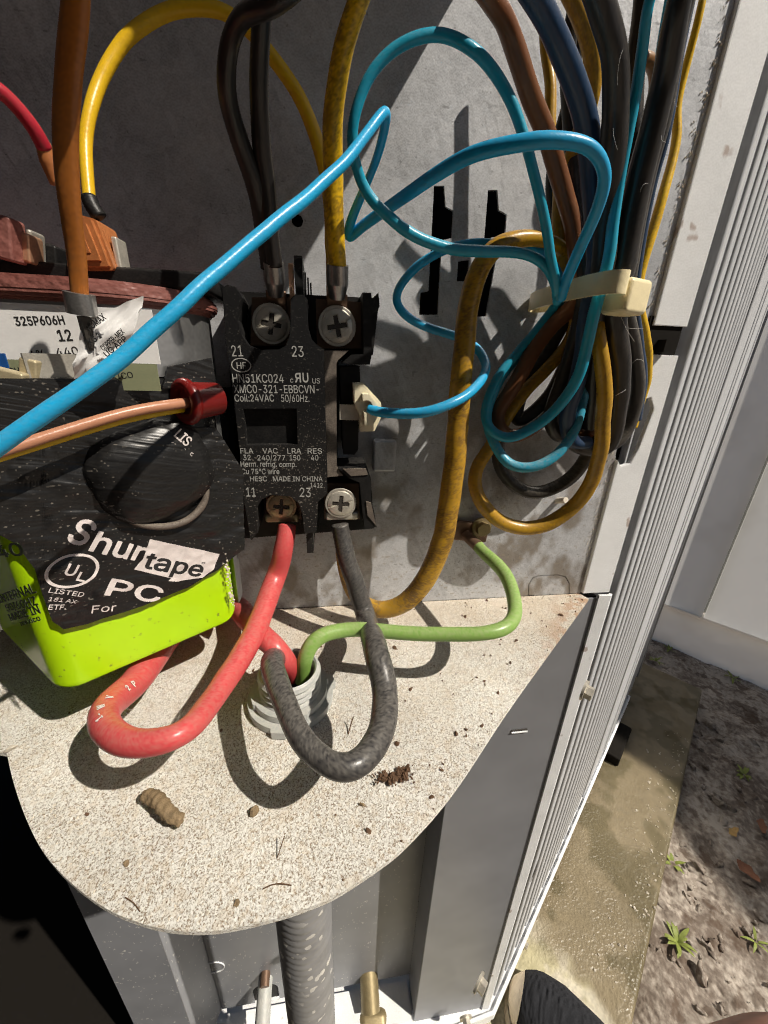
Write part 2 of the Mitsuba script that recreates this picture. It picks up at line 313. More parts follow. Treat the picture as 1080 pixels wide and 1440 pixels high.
# ------------------------------------------------------------------ the setting: ground, slab
U = np.array([UX, UY, 0.0]); N = np.array([UY, -UX, 0.0]); ZG, ZS, ZB = -0.652, -0.612, -0.58
q = np.sinh(np.linspace(-6.2, 6.2, 420)); q = q / q[-1] * 60.0
gx, gy = np.meshgrid(0.75 + q, 0.15 + q, indexing='ij')
gp = np.stack([gx, gy], -1).reshape(-1, 2)
p3 = np.c_[gp, np.zeros(len(gp))]
near = np.exp(-((gp - [0.75, 0.15]) ** 2).sum(1) / 2.0)
gz = ZG + near * (0.026 * (meshkit.fbm(p3 * 14, 4, 3) - 0.5) + 0.012 * (meshkit.fbm(p3 * 55, 3, 5) - 0.5))
on_slab = gp @ N[:2]
gz = np.where((on_slab < 0.25) & near.astype(bool), np.minimum(gz, ZG + 0.004), gz)
n_ = len(q); i = np.arange(n_ - 1)[:, None] * n_ + np.arange(n_ - 1)[None]
gf = np.stack([i, i + n_, i + n_ + 1, i + 1], -1).reshape(-1, 4)
obj('ground', (np.c_[gp, gz], gf), 'soil', smooth=True); labels['ground'] = {'kind': 'structure', 'label': 'rough sandy soil beside the concrete pad'}
def un_box(u0, u1, n0, n1, z0, z1, r=0.0):
    b = rbox((u1 - u0, n1 - n0, z1 - z0), r) if r else trimesh.creation.box((u1 - u0, n1 - n0, z1 - z0))
    b.apply_transform(basis(U * (u0 + u1) / 2 + N * (n0 + n1) / 2 + [0, 0, (z0 + z1) / 2], U, -N, [0, 0, 1])); return b
SL = float(np.dot(P(890, 1440, z=ZS * 1000), N))
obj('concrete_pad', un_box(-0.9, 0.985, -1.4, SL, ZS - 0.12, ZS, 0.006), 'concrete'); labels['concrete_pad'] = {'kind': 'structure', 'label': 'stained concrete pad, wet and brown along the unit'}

# ------------------------------------------------------------------ the air conditioning unit
ac = thing('air_conditioner', 'grey outdoor air conditioning unit with its corner control box opened', 'air conditioner')
XC = 0.171                                                     # the corner where the side begins
slot_a = [(611, 262), (624, 262), (626, 291), (637, 297), (635, 334), (621, 337), (615, 442), (590, 442), (592, 412), (603, 410), (607, 340)]
slot_b = [(687, 268), (699, 268), (701, 296), (712, 302), (710, 331), (690, 333), (681, 444), (667, 445), (672, 412), (682, 331)]
slot_c = [(684, 368), (697, 365), (683, 444), (667, 445), (672, 410)]
slot_d = [(645, 368), (659, 366), (658, 395), (643, 395)]
knock = [(743, 838), (743, 822), (749, 812), (760, 809), (785, 808), (796, 811), (801, 820), (801, 838)]
notch = [(866, 640), (872, 610), (900, 565), (912, 560), (916, 575), (895, 630), (884, 650), (872, 654)]
panel = sbox(-0.30, 0.0, 0.1515, 0.30)
for s in (slot_a, slot_b, slot_c, slot_d, notch): panel = panel.difference(pxpoly(s, 0).buffer(0.0004).buffer(-0.0002))
kp = pxpoly(knock, 0); panel = panel.difference(kp.difference(kp.buffer(-0.0005)))
hole = P(418, 310, y=0); panel = panel.difference(Point(hole[0], hole[2]).buffer(0.0022))
bp = obj('back_panel', prism(panel, 0.0, 0.0012), 'galvanized', ac, False, label='dull galvanized sheet with keyhole slots behind the wiring')
obj('inner_sheet', box(-0.186, 0.165, 0.032, 0.034, -0.55, 0.30), 'interior_shade', ac)  # near-black sheet added so the panel slots read as shaded depth
obj('knockout', prism(kp.buffer(-0.0004), 0.0008, 0.001), 'galvanized', ac, False, label='closed arch-shaped knockout low on the panel')
obj('inner_sheet', box(-0.186, 0.165, 0.002, 0.032, -0.012, -0.004), 'interior_shade', ac)
# painted corner strip, in two lengths with a gap between, each folded round the corner
gap0, gap1 = P(955, 460, y=0)[2], P(950, 500, y=0)[2]
for z0, z1 in ((gap0, 0.30), (0.001, gap1)):
    strip = prism(Polygon([(0.1517, z0), (XC - 0.0015, z0), (XC - 0.0015, z1), (0.1517, z1)]).difference(pxpoly(notch, 1).buffer(0.0005)), -0.0022, 0.0025, 0.0008)
    obj('corner_strip', strip, 'pale_paint', ac, 30)
obj('latch', cat(box(0.150, 0.168, -0.001, 0.004, gap1 - 0.004, gap0 + 0.004), box(0.157, 0.161, -0.006, -0.001, gap1 + 0.001, gap0 - 0.006)), 'rubber', ac, label='black latch piece in the gap of the corner strip')
# rusty fold line along the panel's edge: crusts of dirt
k = 420; zz = rng.uniform(0.02, 0.26, k)
obj('dirt_crust', scatter_blobs(np.c_[0.1495 + 0.0012 * rng.standard_normal(k), -0.0004 * np.ones(k), zz], rng.uniform(0.00015, 0.0005, k), 3), 'pale_bits', ac, False, label='crumbs of dirt along the fold of the panel', kind='stuff')
# shelf
shelf_px = [(10, 1060), (25, 1120), (50, 1180), (78, 1220), (110, 1250), (145, 1275), (180, 1292), (215, 1303), (250, 1309), (290, 1310), (335, 1304), (400, 1288), (445, 1272), (480, 1255), (540, 1215), (580, 1180), (640, 1110), (700, 1020), (760, 935), (828, 842)]
sp = [P(a, b, z=0)[:2] for a, b in shelf_px]
cs_ = CubicSpline(np.arange(len(sp)), np.array(sp)); sp2 = cs_(np.linspace(0, len(sp) - 1, 160))
shelf_poly = Polygon([*sp2, (0.151, -0.0004), (-0.20, -0.0004), P(-90, 1030, z=0)[:2], P(-40, 1052, z=0)[:2]]).buffer(0)
sh = trimesh.creation.extrude_polygon(shelf_poly, 0.0016, engine='earcut'); sh.apply_translation((0, 0, -0.0016))
shelf = obj('shelf', sh, 'dusty_metal', ac, False, label='rounded metal shelf thick with sandy dust')
# grains of dust and grit
def on_shelf(n, seed, pad=0.001, ex=None):
    r = np.random.default_rng(seed); out = []
    inner = shelf_poly.buffer(-pad); x0, y0, x1, y1 = inner.bounds
    while len(out) < n:
        c = np.c_[r.uniform(x0, x1, n), r.uniform(y0, y1, n)]
        out.extend(c[shapely.contains_xy(inner, c[:, 0], c[:, 1])])
    return np.array(out[:n])
g = on_shelf(16000, 11)
obj('dust_grains', scatter_blobs(np.c_[g, 0.0001 * np.ones(len(g))], rng.gamma(2.5, 0.00006, len(g)).clip(0.00008, 0.0005), 5), 'pale_bits', ac, False, kind='stuff', label='sandy dust grains lying all over the shelf')
g = on_shelf(1500, 12); w = rng.random(1500) < np.clip(0.25 + 6 * (g[:, 0] * 0.79 - g[:, 1] * 0.61 - 0.07) + 40 * (g[:, 1] + 0.016).clip(0, 1), 0.05, 1); g = g[w]
obj('dirt_crumbs', scatter_blobs(np.c_[g, 0.0003 * np.ones(len(g))], rng.gamma(1.6, 0.00022, len(g)).clip(0.00012, 0.0012), 6), 'brown_bits', ac, False, kind='stuff', label='brown dirt crumbs, thickest along the right edge of the shelf')
# lower front: left sheet, bend, recessed panel, return, corner post
def wall(pts, z0, z1, t=0.0012):
    line = LineString(pts).buffer(t / 2, cap_style=2, join_style=1)
    e = trimesh.creation.extrude_polygon(line, z1 - z0, engine='earcut'); e.apply_translation((0, 0, z0)); return e
pipe_holes = [(372, 1384, 0.0135, 0.055), (520, 1378, 0.0165, 0.075)]
lp = sbox(-0.130, -0.55, 0.083, -0.014)
for a, b, r, h in pipe_holes:
    c = P(a, b, y=-30); lp = lp.difference(Point(c[0], c[2] - r).buffer(r).union(sbox(c[0] - r, -0.56, c[0] + r, c[2] - r)))
ko = P(301, 1360, y=-30)
lower = obj('lower_panel', prism(lp, 0.030, 0.0012), 'grey_paint', ac, False, label='grey painted lower front panel flecked with pale specks')
obj('knockout', prism(Point(ko[0], ko[2]).buffer(0.0105).difference(Point(ko[0], ko[2]).buffer(0.0098)), 0.0292, 0.0012), 'pale_paint', lower, False)
obj('left_sheet', wall([(-0.189, 0.0), (-0.143, 0.0), (-0.131, 0.031)], -0.55, -0.006), 'grey_paint', ac, False)
obj('left_side_panel', wall([(-0.189, 0.0012), (-0.189 - N[0] * 0.62, 0.0012 - N[1] * 0.62)], -0.58, 0.30), 'grey_paint', ac, False)
obj('corner_post', cat(wall([(0.0838, 0.030), (0.0838, 0.0), (XC - 0.0075, 0.0)], -0.57, -0.004, 0.0014), wall([(0.0865, 0.0042), (0.0905, 0.0042)], -0.57, -0.006, 0.003)), 'grey_paint', ac, False, label='folded grey corner post below the shelf')
s = P(730, 1026, y=0.7)
obj('slot', cat(box(s[0] - 0.006, s[0] + 0.006, -0.0014, -0.0006, s[2] - 0.0006, s[2] + 0.0006)), 'dark_bore', ac)
obj('slot_lip', cat(box(s[0] - 0.006, s[0] + 0.006, -0.0022, -0.0004, s[2] - 0.0016, s[2] - 0.0009)), 'pale_paint', ac)
obj('post_edge', wall([(XC - 0.0078, -0.0015), (XC - 0.0006, -0.0022), (XC + 0.0012, -0.0006)], -0.575, -0.001, 0.0018), 'pale_paint', ac, False, label='pale folded edge down the corner of the unit')
# base pan
rim = un_box
corner = np.array([XC + 0.004, -0.006])
cu, cn = float(corner @ U[:2]), float(corner @ N[:2])
base_poly = Polygon([corner, corner + U[:2] * 0.632, corner + U[:2] * 0.632 - N[:2] * 0.5, (-0.3, 0.35), (-0.20, -0.002), (0.072, -0.002), (0.078, -0.012), (0.090, -0.0145)])
e = trimesh.creation.extrude_polygon(base_poly, 0.024, engine='earcut'); e.apply_translation((0, 0, ZB - 0.012))
base = obj('base_pan', e, 'pale_paint', ac, False)
ring = base_poly.buffer(0.0025).difference(base_poly.buffer(-0.0008))
e = trimesh.creation.extrude_polygon(ring, 0.012, engine='earcut'); e.apply_translation((0, 0, ZB + 0.004))
obj('rim', e, 'pale_paint', base, False)
e = trimesh.creation.extrude_polygon(base_poly.buffer(-0.05), 0.02, engine='earcut'); e.apply_translation((0, 0, ZS + 0.0005))
obj('foot', e, 'rubber', base, False)
def screw_on(pt, d, r=0.0035, name='screw', parent=ac, mat='zinc'):
    pt, d = np.asarray(pt), unit(d)
    h = cat(cyl(pt, pt + d * r * 0.35, r * 1.5, 20), cyl(pt + d * r * 0.35, pt + d * r * 1.3, r, 6))
    return obj(name, h, mat, parent)
for a, b in ((655, 1432), ):
    screw_on(P(a, b, y=16) + [0, 0.001, 0], [0, -1, -0.0], 0.0045)
for a, b in ((820, 970), (737, 1327), (672, 1380)):
    p = on_plane(a, b, np.r_[corner, 0], N); screw_on(p, N, 0.004)
# grooved side: corrugated louvre panel, each rib a part, then the flat end band
side_o = np.array([XC, 0.0, 0.0])
def side_u(px, py): return float(np.dot(on_plane(px, py, side_o, N) - side_o, U))
u_end, u_band, u_g0 = side_u(880, 985), side_u(961, 690), side_u(899, 690)
def strip_on_side(u0, u1, n0, n1, z0, z1, bev=0.0):
    b = rbox((u1 - u0, n1 - n0, z1 - z0), bev, 8) if bev else trimesh.creation.box((u1 - u0, n1 - n0, z1 - z0))
    b.apply_transform(basis(side_o + U * (u0 + u1) / 2 + N * (n0 + n1) / 2 + [0, 0, (z0 + z1) / 2], U, -N, [0, 0, 1])); return b
obj('side_panel', strip_on_side(0.002, u_end, -0.016, -0.014, ZB, 0.30), 'interior_shade', ac, False, label='coil face behind the ribs of the side, coloured near-black as shade in the gaps')  # backing made near-black so the gaps between ribs read as shade
obj('corner_return', strip_on_side(0.001, u_g0 * 0.7, -0.014, -0.010, ZB + 0.012, 0.30, 0.0008), 'aluminium', ac, 30)
n_rib = 11; w = (u_band - u_g0) / n_rib
for k in range(n_rib):
    u0 = u_g0 + k * w
    obj('rib', strip_on_side(u0 + w * 0.30, u0 + w * 0.76, -0.013, 0.0032, ZB + 0.014, 0.30, 0.0015), 'aluminium', ac, 30)
band = obj('end_band', strip_on_side(u_band + w * 0.55, u_end, -0.013, 0.004, ZB + 0.012, 0.30, 0.0018), 'aluminium', ac, 30)
wb = u_end - u_band
for f0, f1 in ((0.30, 0.36), (0.45, 0.50), (0.80, 0.86)):
    obj('crease', strip_on_side(u_band + wb * f0, u_band + wb * f1, -0.004, 0.0052, ZB + 0.013, 0.30, 0.0008), 'aluminium', band, 30)
# back of the cabinet; unseen lid, its overhang shaped to shade the panel
bc = corner + U[:2] * u_end
obj('rear_panel', wall([bc, bc - N[:2] * 0.6], ZB, 0.30), 'aluminium', ac, False)
lid = Polygon([(0.060, -0.058), (0.060, 0.06), bc - U[:2] * 0.02, bc - N[:2] * 0.6, (-0.50, 0.55), (-0.42, 0.2), (-0.42, -0.058)])
e = trimesh.creation.extrude_polygon(lid, 0.004, engine='earcut'); e.apply_translation((0, 0, 0.268))
obj('top_cover', e, 'galvanized', ac, False, label='unseen top cover of the unit, its overhang shaped to shade the panel')

# ------------------------------------------------------------------ wires
def vnoise(v, f, seed=0, octv=3): return meshkit.fbm(np.asarray(v) * f, octv, seed)
COL = dict(blue=(0.006, 0.32, 0.60), teal=(0.006, 0.28, 0.42), navy=(0.010, 0.035, 0.085), yellow=(0.68, 0.42, 0.008), gold=(0.42, 0.23, 0.012), black=(0.014, 0.013, 0.0135), greyblack=(0.028, 0.027, 0.028),
           red=(0.52, 0.055, 0.06), crimson=(0.38, 0.012, 0.03), brown=(0.15, 0.055, 0.022), orange=(0.36, 0.12, 0.022), green=(0.20, 0.36, 0.07), salmon=(0.50, 0.22, 0.13))
def wire_colors(mesh, base, dirt=0.3, dust=0.3, dirtc=(0.06, 0.035, 0.012), dustc=(0.42, 0.36, 0.27), seed=0):
    v = np.array(mesh.vertices); nrm = np.array(mesh.vertex_normals)
    a, b, c = vnoise(v, 110, seed), vnoise(v, 700, seed + 1), vnoise(v, 2600, seed + 2, 2)
    col = np.asarray(base)[None] * (0.80 + 0.30 * a + 0.1 * c)[:, None]
    m = dirt * np.clip((0.5 * a + 0.25 * b + 0.45 * c - 0.54) * 5, 0, 1)
    col = col * (1 - m[:, None]) + np.asarray(dirtc) * m[:, None]
    m = dust * np.clip(nrm[:, 2] * 0.8 + 0.35, 0, 1) * np.clip((0.25 * b + 0.75 * c - 0.30) * 2.6, 0, 1)
    return col * (1 - m[:, None]) + np.asarray(dustc) * m[:, None]
NW = [0]
def wire_mesh(pts, width, sides=22, step=0.0005, flat=1.0):
    q = []
    for p in pts: q.append(P(p[0], p[1], z=p[3]) if len(p) == 4 else P(p[0], p[1], y=p[2]))
    path, s, sk = spline(q, step); sides = 22 if max(np.atleast_1d(width)) < 24 else 36
    if np.isscalar(width): r = mm(width, q[len(q) // 2]) / 2 * centred(q[len(q) // 2]) ** 0.75
    else:
        kk = np.linspace(0, 1, len(width)); rr = [mm(wd, pk) / 2 * centred(pk) ** 0.75 for wd, pk in ((wd, path[min(int(f * (len(path) - 1)), len(path) - 1)]) for wd, f in zip(width, kk))]
        r = np.interp(s, kk, rr)
    j = len(path); r = r * (1 + 0.05 * (meshkit.noise(np.c_[path * 160, ][:, :3], 3) - 0.5)) if j > 40 else r
    if j > 60:
        jit = np.stack([meshkit.fbm(path * 55 + 9 * a_, 2, a_) - 0.5 for a_ in range(3)], 1) * 0.0016; fade = np.minimum(1, np.minimum(np.arange(j), np.arange(j)[::-1]) / 25.0)[:, None]; path = path + jit * fade
    return sweep(path, r, sides, flat), path
def wire(name, label, pts, width, color, dirt=0.3, dust=0.3, cat_='wire', group=None, dull=False, parent=None, part='insulation', **kw):
    NW[0] += 1
    extra = {k: kw.pop(k) for k in ('flat', 'step', 'sides') if k in kw}
    m, path = wire_mesh(pts, width, **extra)
    c = wire_colors(m, COL[color] if isinstance(color, str) else color, dirt, dust, seed=NW[0] * 13, **kw)
    mat = 'dull_wire_skin' if dull else 'wire_skin'
    if parent: return obj(part, m, mat, parent, True, color=c), path
    return single(name, m, mat, label, cat_, group, True, color=c), path

# upper feeds of the contactor
t1 = thing('black_wire', 'black wire bowing to the left above the upper left contactor terminal', 'wire')
wire('', '', [(425, -30, 78), (380, 5, 74), (345, 22, 68), (324, 68, 62), (321, 130, 56), (337, 195, 48), (357, 255, 42), (371, 312, 36), (379, 378, 31)], [44, 34, 34, 32, 27], 'black', 0.1, 0.06, parent=t1)
t2 = thing('black_wire', 'straight black wire dropping into the upper left contactor terminal', 'wire')
wire('', '', [(376, -40, 66), (369, 20, 62), (365, 100, 55), (367, 180, 48), (375, 260, 41), (381, 320, 37), (386, 374, 33)], [40, 36, 34, 30, 26], 'black', 0.1, 0.06, parent=t2)
t3 = thing('yellow_wire', 'thick dirty yellow wire standing in the upper right contactor terminal', 'wire')
wire('', '', [(520, -40, 60), (503, 5, 56), (484, 70, 51), (472, 140, 46), (467, 215, 40), (470, 300, 35), (475, 376, 31)], [42, 38, 35, 33, 28], 'yellow', 0.75, 0.12, parent=t3, dirtc=(0.16, 0.08, 0.008))
t4 = thing('yellow_wire', 'clean yellow wire arching high over the left of the panel', 'wire')
wire('', '', [(126, 286, 44), (122, 225, 40), (127, 160, 36), (145, 102, 32), (180, 52, 29), (228, 20, 27), (282, 12, 26), (335, 30, 25), (378, 72, 24), (412, 120, 22), (438, 175, 20), (456, 235, 18), (464, 300, 17), (468, 350, 20), (470, 385, 24)], [21, 26, 26, 24, 22], 'yellow', 0.2, 0.08, parent=t4, dirtc=(0.25, 0.12, 0.01))
m, _ = wire_mesh([(125, 278, 43.5), (131, 292, 44), (140, 306, 44)], 27); obj('heat_shrink', m, 'black_plastic', t4, True)
# lugs on the contactor
def lug(parent, top, bot, y0, y1, wpx, boltpx=None):
    a, b = P(*top, y=y0), P(*bot, y=y1); r = mm(wpx, a) / 2
    mid = a * 0.45 + b * 0.55
    barrel = cat(cyl(a, mid, r * 0.98, 22, r * 1.02), cyl(mid, b, r * 1.02, 22, r * 0.72))
    obj('crimp_lug', barrel, 'lug_metal', parent, 40)
    d = unit(b - a); tongue = rbox((r * 2.0, 0.0012, np.linalg.norm(b - a) * 0.9), 0.0005)
    tongue.apply_transform(basis(b + d * 0.003 + [0, 0.001, 0], [1, 0, 0], unit(np.cross(-d, [1, 0, 0])), unit(-d))); obj('lug_tongue', tongue, 'brown_metal', parent)
lug(t2, (384, 368), (388, 415), 32.5, 27.5, 30)
lug(t3, (475, 372), (474, 420), 31, 27.5, 31)
# lower feeds
r1 = thing('red_wire', 'thick faded red wire looping from the lower left contactor terminal to the conduit', 'wire')
za_ = P(250, 1033, y=104)[2] * 1000; RZ = [za_ * 0.97, za_ * 0.90, za_ * 0.78, za_ * 0.58]
red_key = r1
_, red_path = wire('', '', [(404, 738, 29), (399, 775, 33), (388, 810, 34), (370, 860, 49), (345, 915, 68), (300, 985, 90), (250, 1033, 104), (196, 1045, 0, RZ[0]), (153, 1028, 0, RZ[1]), (150, 995, 0, RZ[2]), (182, 966, 0, RZ[3]), (214, 924, 0, 17), (262, 874, 0, 8), (316, 852, 0, 8), (350, 874, 0, 19), (383, 908, 0, 27), (402, 930, 0, 20), (408, 950, 0, 6)], [25, 31, 38, 42, 42, 40, 36, 34, 31, 28], 'red', 0.18, 0.22, parent=r1, dustc=(0.60, 0.42, 0.34), dirtc=(0.2, 0.05, 0.03))
b1 = thing('black_wire', 'thick grey-black dusty wire looping low over the front of the shelf', 'wire')
wire('', '', [(478, 738, 28), (484, 772, 30), (499, 822, 34), (514, 870, 40), (528, 915, 0, 37), (539, 965, 0, 33), (539, 1015, 0, 31), (521, 1056, 0, 32), (488, 1078, 0, 33), (450, 1066, 0, 33), (418, 1030, 0, 33), (398, 985, 0, 33), (385, 950, 0, 32), (383, 930, 0, 28), (390, 930, 0, 20), (402, 945, 0, 8)], [24, 26, 28, 31, 34, 37, 38, 38, 37, 35, 33], 'greyblack', 0.1, 0.40, parent=b1, dustc=(0.30, 0.28, 0.25))
g1 = thing('green_wire', 'dusty green earth wire curving from the panel lug into the conduit', 'wire')
wire('', '', [(662, 757, 6), (672, 768, 14), (690, 786, 26), (712, 812, 40), (724, 842, 52), (722, 868, 0, 35), (700, 885, 0, 34), (655, 891, 0, 32), (590, 891, 0, 30), (530, 887, 0, 29), (480, 887, 0, 28), (447, 898, 0, 27), (430, 922, 0, 21), (425, 955, 0, 6)], [15, 20, 21, 21, 21, 22, 23], 'green', 0.12, 0.5, parent=g1, dustc=(0.42, 0.45, 0.26))
y1 = thing('yellow_wire', 'long thick dirty yellow wire hanging from the cable tie to below the contactor', 'wire')
wire('', '', [(806, 372, 20), (790, 350, 24), (762, 337, 28), (725, 337, 30), (695, 350, 30), (672, 382, 29), (659, 430, 28), (651, 500, 28), (645, 580, 28), (638, 660, 28), (627, 735, 28), (607, 797, 28), (575, 843, 27), (540, 857, 24), (508, 845, 20), (489, 815, 16), (482, 775, 14)], [18, 24, 30, 30, 30, 30, 28, 22, 20], 'gold', 0.85, 0.2, parent=y1, dirtc=(0.10, 0.045, 0.008))

# blue control wires
bl = thing('blue_wire', 'bright blue wire slanting down across the picture to the left', 'wire')
wire('', '', [(788, 420, 40), (800, 385, 46), (824, 330, 56), (845, 280, 64), (848, 240, 68), (828, 206, 70), (785, 193, 70), (735, 196, 68), (670, 213, 62), (610, 245, 52), (555, 285, 40), (510, 318, 29), (491, 332, 25), (492, 318, 28), (505, 280, 36), (525, 232, 44), (541, 180, 50), (543, 158, 53), (528, 172, 56), (495, 213, 62), (430, 278, 72), (350, 345, 82), (260, 422, 92), (170, 500, 99), (80, 570, 105), (0, 628, 109), (-60, 670, 112)],
     [17, 20, 24, 26, 23, 18, 17, 15, 18, 20, 23, 26, 29, 33], 'blue', 0.12, 0.22, parent=bl, dustc=(0.25, 0.42, 0.46), sides=20)
b2 = thing('blue_wire', 'teal wire looping high in front of the panel above the slots', 'wire')
wire('', '', [(784, 425, 38), (779, 385, 44), (768, 320, 48), (753, 250, 52), (735, 185, 54), (705, 118, 55), (665, 73, 56), (618, 52, 56), (570, 63, 56), (529, 98, 55), (504, 145, 54), (495, 195, 52), (508, 255, 48), (540, 300, 46), (585, 334, 44), (640, 353, 43), (700, 353, 42), (745, 360, 42), (772, 382, 42), (786, 420, 40)],
     [14, 16, 18, 21, 21, 20, 18, 18, 17, 16, 15], 'teal', 0.15, 0.28, parent=b2, dustc=(0.25, 0.40, 0.44))
b3 = thing('blue_wire', 'blue wire curling down from the tie to the white contactor connector', 'wire')
wire('', '', [(790, 400, 26), (770, 362, 26), (730, 347, 26), (680, 343, 24), (640, 348, 22), (598, 366, 20), (567, 396, 18), (558, 425, 17), (580, 452, 16), (620, 467, 15), (650, 478, 15), (673, 495, 19), (682, 518, 26), (668, 546, 36), (640, 565, 42), (600, 578, 42), (560, 582, 38), (535, 580, 34), (519, 575, 31)],
     [14, 14, 14, 13, 13, 13, 14, 15, 14], 'blue', 0.15, 0.22, parent=b3, dustc=(0.25, 0.42, 0.46))

# the harness on the right
HG = 'wires of the right-hand harness'
def h(name, label, pts, w, col, dirt=0.35, dust=0.3, **k):
    t = thing(name, label, 'wire', HG); wire('', '', pts, w, col, dirt, dust, parent=t, **k); return t
h('brown_wire', 'brown wire running down from the top edge left of the harness', [(660, -40, 62), (692, 0, 58), (716, 50, 52), (738, 105, 48), (760, 165, 42), (782, 230, 36), (803, 300, 31), (812, 370, 28), (808, 425, 26), (785, 450, 22), (752, 490, 19), (720, 545, 17), (702, 582, 16), (706, 606, 15), (728, 612, 14), (765, 590, 14), (795, 545, 15), (805, 480, 16), (806, 430, 18)], [40, 36, 32, 28, 26, 22, 20, 18, 16], 'brown', 0.25, 0.12)
h('navy_wire', 'thick dark navy wire crossing to the middle of the harness', [(720, -50, 66), (757, 5, 62), (785, 60, 57), (808, 115, 53), (823, 170, 49), (832, 230, 45), (838, 300, 42), (838, 370, 40), (832, 425, 39), (822, 490, 36), (808, 550, 32), (798, 590, 28), (806, 618, 24), (826, 622, 20)], [48, 44, 40, 34, 28, 24, 20], 'navy', 0.1, 0.12)
h('black_wire', 'thick black wire down the centre of the harness', [(828, -40, 74), (846, 10, 70), (863, 70, 64), (866, 140, 58), (863, 210, 53), (856, 280, 48), (848, 350, 44), (842, 420, 40), (838, 480, 34), (834, 540, 28), (830, 600, 22)], [54, 48, 44, 38, 32, 28, 24], 'black', 0.1, 0.15)
h('yellow_wire', 'gold wire partly hidden behind the thick black harness wire', [(790, -30, 50), (812, 15, 48), (829, 60, 45), (834, 110, 41), (822, 170, 36), (806, 215, 31), (792, 265, 26), (787, 320, 23), (797, 380, 22), (810, 430, 21), (800, 480, 17), (765, 522, 14), (724, 570, 12), (700, 610, 11), (680, 640, 11), (668, 672, 12), (678, 708, 14), (706, 734, 15), (744, 742, 17), (786, 727, 20), (818, 698, 25), (838, 660, 30), (848, 610, 35), (850, 550, 38), (846, 500, 40), (842, 470, 40), (838, 440, 34)], [34, 30, 26, 20, 18, 18, 20, 22, 22, 23, 22], 'gold', 0.5, 0.15, dirtc=(0.10, 0.045, 0.008))
h('black_wire', 'thick black wire sweeping down the right side of the harness', [(966, -40, 66), (951, 20, 63), (938, 90, 58), (922, 160, 54), (905, 230, 50), (889, 300, 46), (875, 370, 43), (866, 430, 41), (869, 480, 37), (873, 530, 33), (868, 585, 28), (856, 625, 23), (838, 635, 20)], [50, 46, 43, 40, 34, 26, 24], 'black', 0.1, 0.18)
h('black_wire', 'dusty black wire looping low at the right end of the harness', [(978, -30, 48), (962, 30, 46), (946, 110, 44), (925, 200, 41), (904, 290, 38), (887, 370, 35), (882, 430, 33), (892, 490, 28), (897, 540, 24), (888, 590, 20), (868, 618, 19), (838, 632, 18), (812, 625, 18), (799, 596, 19), (800, 545, 21), (808, 480, 23)], [24, 22, 22, 22, 23, 23, 20], 'greyblack', 0.1, 0.5)
h('navy_wire', 'thin navy wire along the right edge of the harness', [(975, -10, 40), (960, 60, 39), (945, 140, 37), (925, 230, 34), (907, 310, 31), (894, 390, 29), (893, 440, 27), (901, 500, 23), (903, 545, 20), (896, 590, 17)], [16, 16, 15, 14, 13], 'navy', 0.1, 0.25)
h('yellow_wire', 'outermost gold wire on the right edge of the harness', [(992, -20, 24), (982, 25, 24), (966, 90, 22), (952, 150, 21), (950, 195, 22), (936, 260, 24), (916, 330, 25), (899, 395, 25), (899, 440, 24), (908, 485, 21), (908, 525, 18), (902, 560, 15), (890, 600, 12)], [15, 15, 17, 17, 15, 14], 'yellow', 0.5, 0.2, dirtc=(0.2, 0.1, 0.01))
h('teal_wire', 'teal wire lying straight down the front of the harness', [(922, -25, 66), (911, 10, 64), (904, 60, 61), (894, 130, 57), (881, 200, 54), (869, 270, 51), (856, 340, 49), (846, 400, 48), (837, 440, 46), (826, 490, 42), (812, 532, 38), (786, 570, 33), (748, 602, 28), (712, 615, 24), (689, 600, 21), (686, 565, 19), (703, 525, 18), (738, 484, 18), (776, 436, 22), (792, 410, 26)], [22, 20, 19, 18, 16, 14, 13, 13], 'teal', 0.15, 0.25, dustc=(0.25, 0.40, 0.44))
h('teal_wire', 'teal wire making the lowest small loop of the harness', [(836, 430, 30), (832, 490, 27), (825, 535, 26), (819, 566, 28), (810, 603, 30), (778, 643, 30), (740, 657, 28), (710, 648, 24), (692, 618, 20), (687, 585, 17), (697, 545, 15), (725, 505, 14), (770, 455, 18), (790, 420, 22)], [13, 14, 15, 15, 14, 13, 12], 'teal', 0.15, 0.5, dustc=(0.42, 0.46, 0.45))
h('black_wire', 'black wire making the large low loop behind the teal loops', [(805, 440, 12), (770, 490, 9), (725, 545, 7), (702, 600, 6), (702, 650, 7), (722, 682, 9), (757, 692, 10), (797, 675, 12), (826, 642, 15), (842, 600, 17), (846, 540, 19), (842, 480, 21), (838, 440, 24)], [18, 19, 19, 20, 20, 20], 'black', 0.1, 0.3)
h('black_wire', 'black wire hidden in the middle of the harness', [(815, -30, 40), (805, 40, 38), (800, 120, 34), (804, 200, 31), (812, 290, 30), (820, 360, 30), (822, 425, 30), (806, 490, 26), (788, 545, 22), (776, 590, 19), (790, 610, 17), (815, 590, 17), (828, 530, 20), (830, 460, 24)], [30, 28, 26, 24, 20], 'black', 0.1, 0.15)
h('black_wire', 'black wire along the back left of the harness loops', [(800, -30, 30), (812, 60, 28), (800, 140, 24), (783, 215, 20), (778, 290, 17), (790, 360, 17), (800, 425, 16), (772, 490, 12), (735, 550, 9), (728, 590, 9), (760, 570, 12), (795, 510, 15), (812, 450, 18)], [22, 22, 22, 20, 20], 'black', 0.1, 0.2)
h('brown_wire', 'brown wire deep in the harness beside the tie', [(790, 190, 22), (797, 260, 22), (806, 330, 22), (818, 400, 22), (812, 470, 20), (795, 530, 17), (790, 570, 15), (806, 600, 14), (822, 610, 16), (834, 605, 20)], [20, 20, 18, 16], 'brown', 0.3, 0.15)
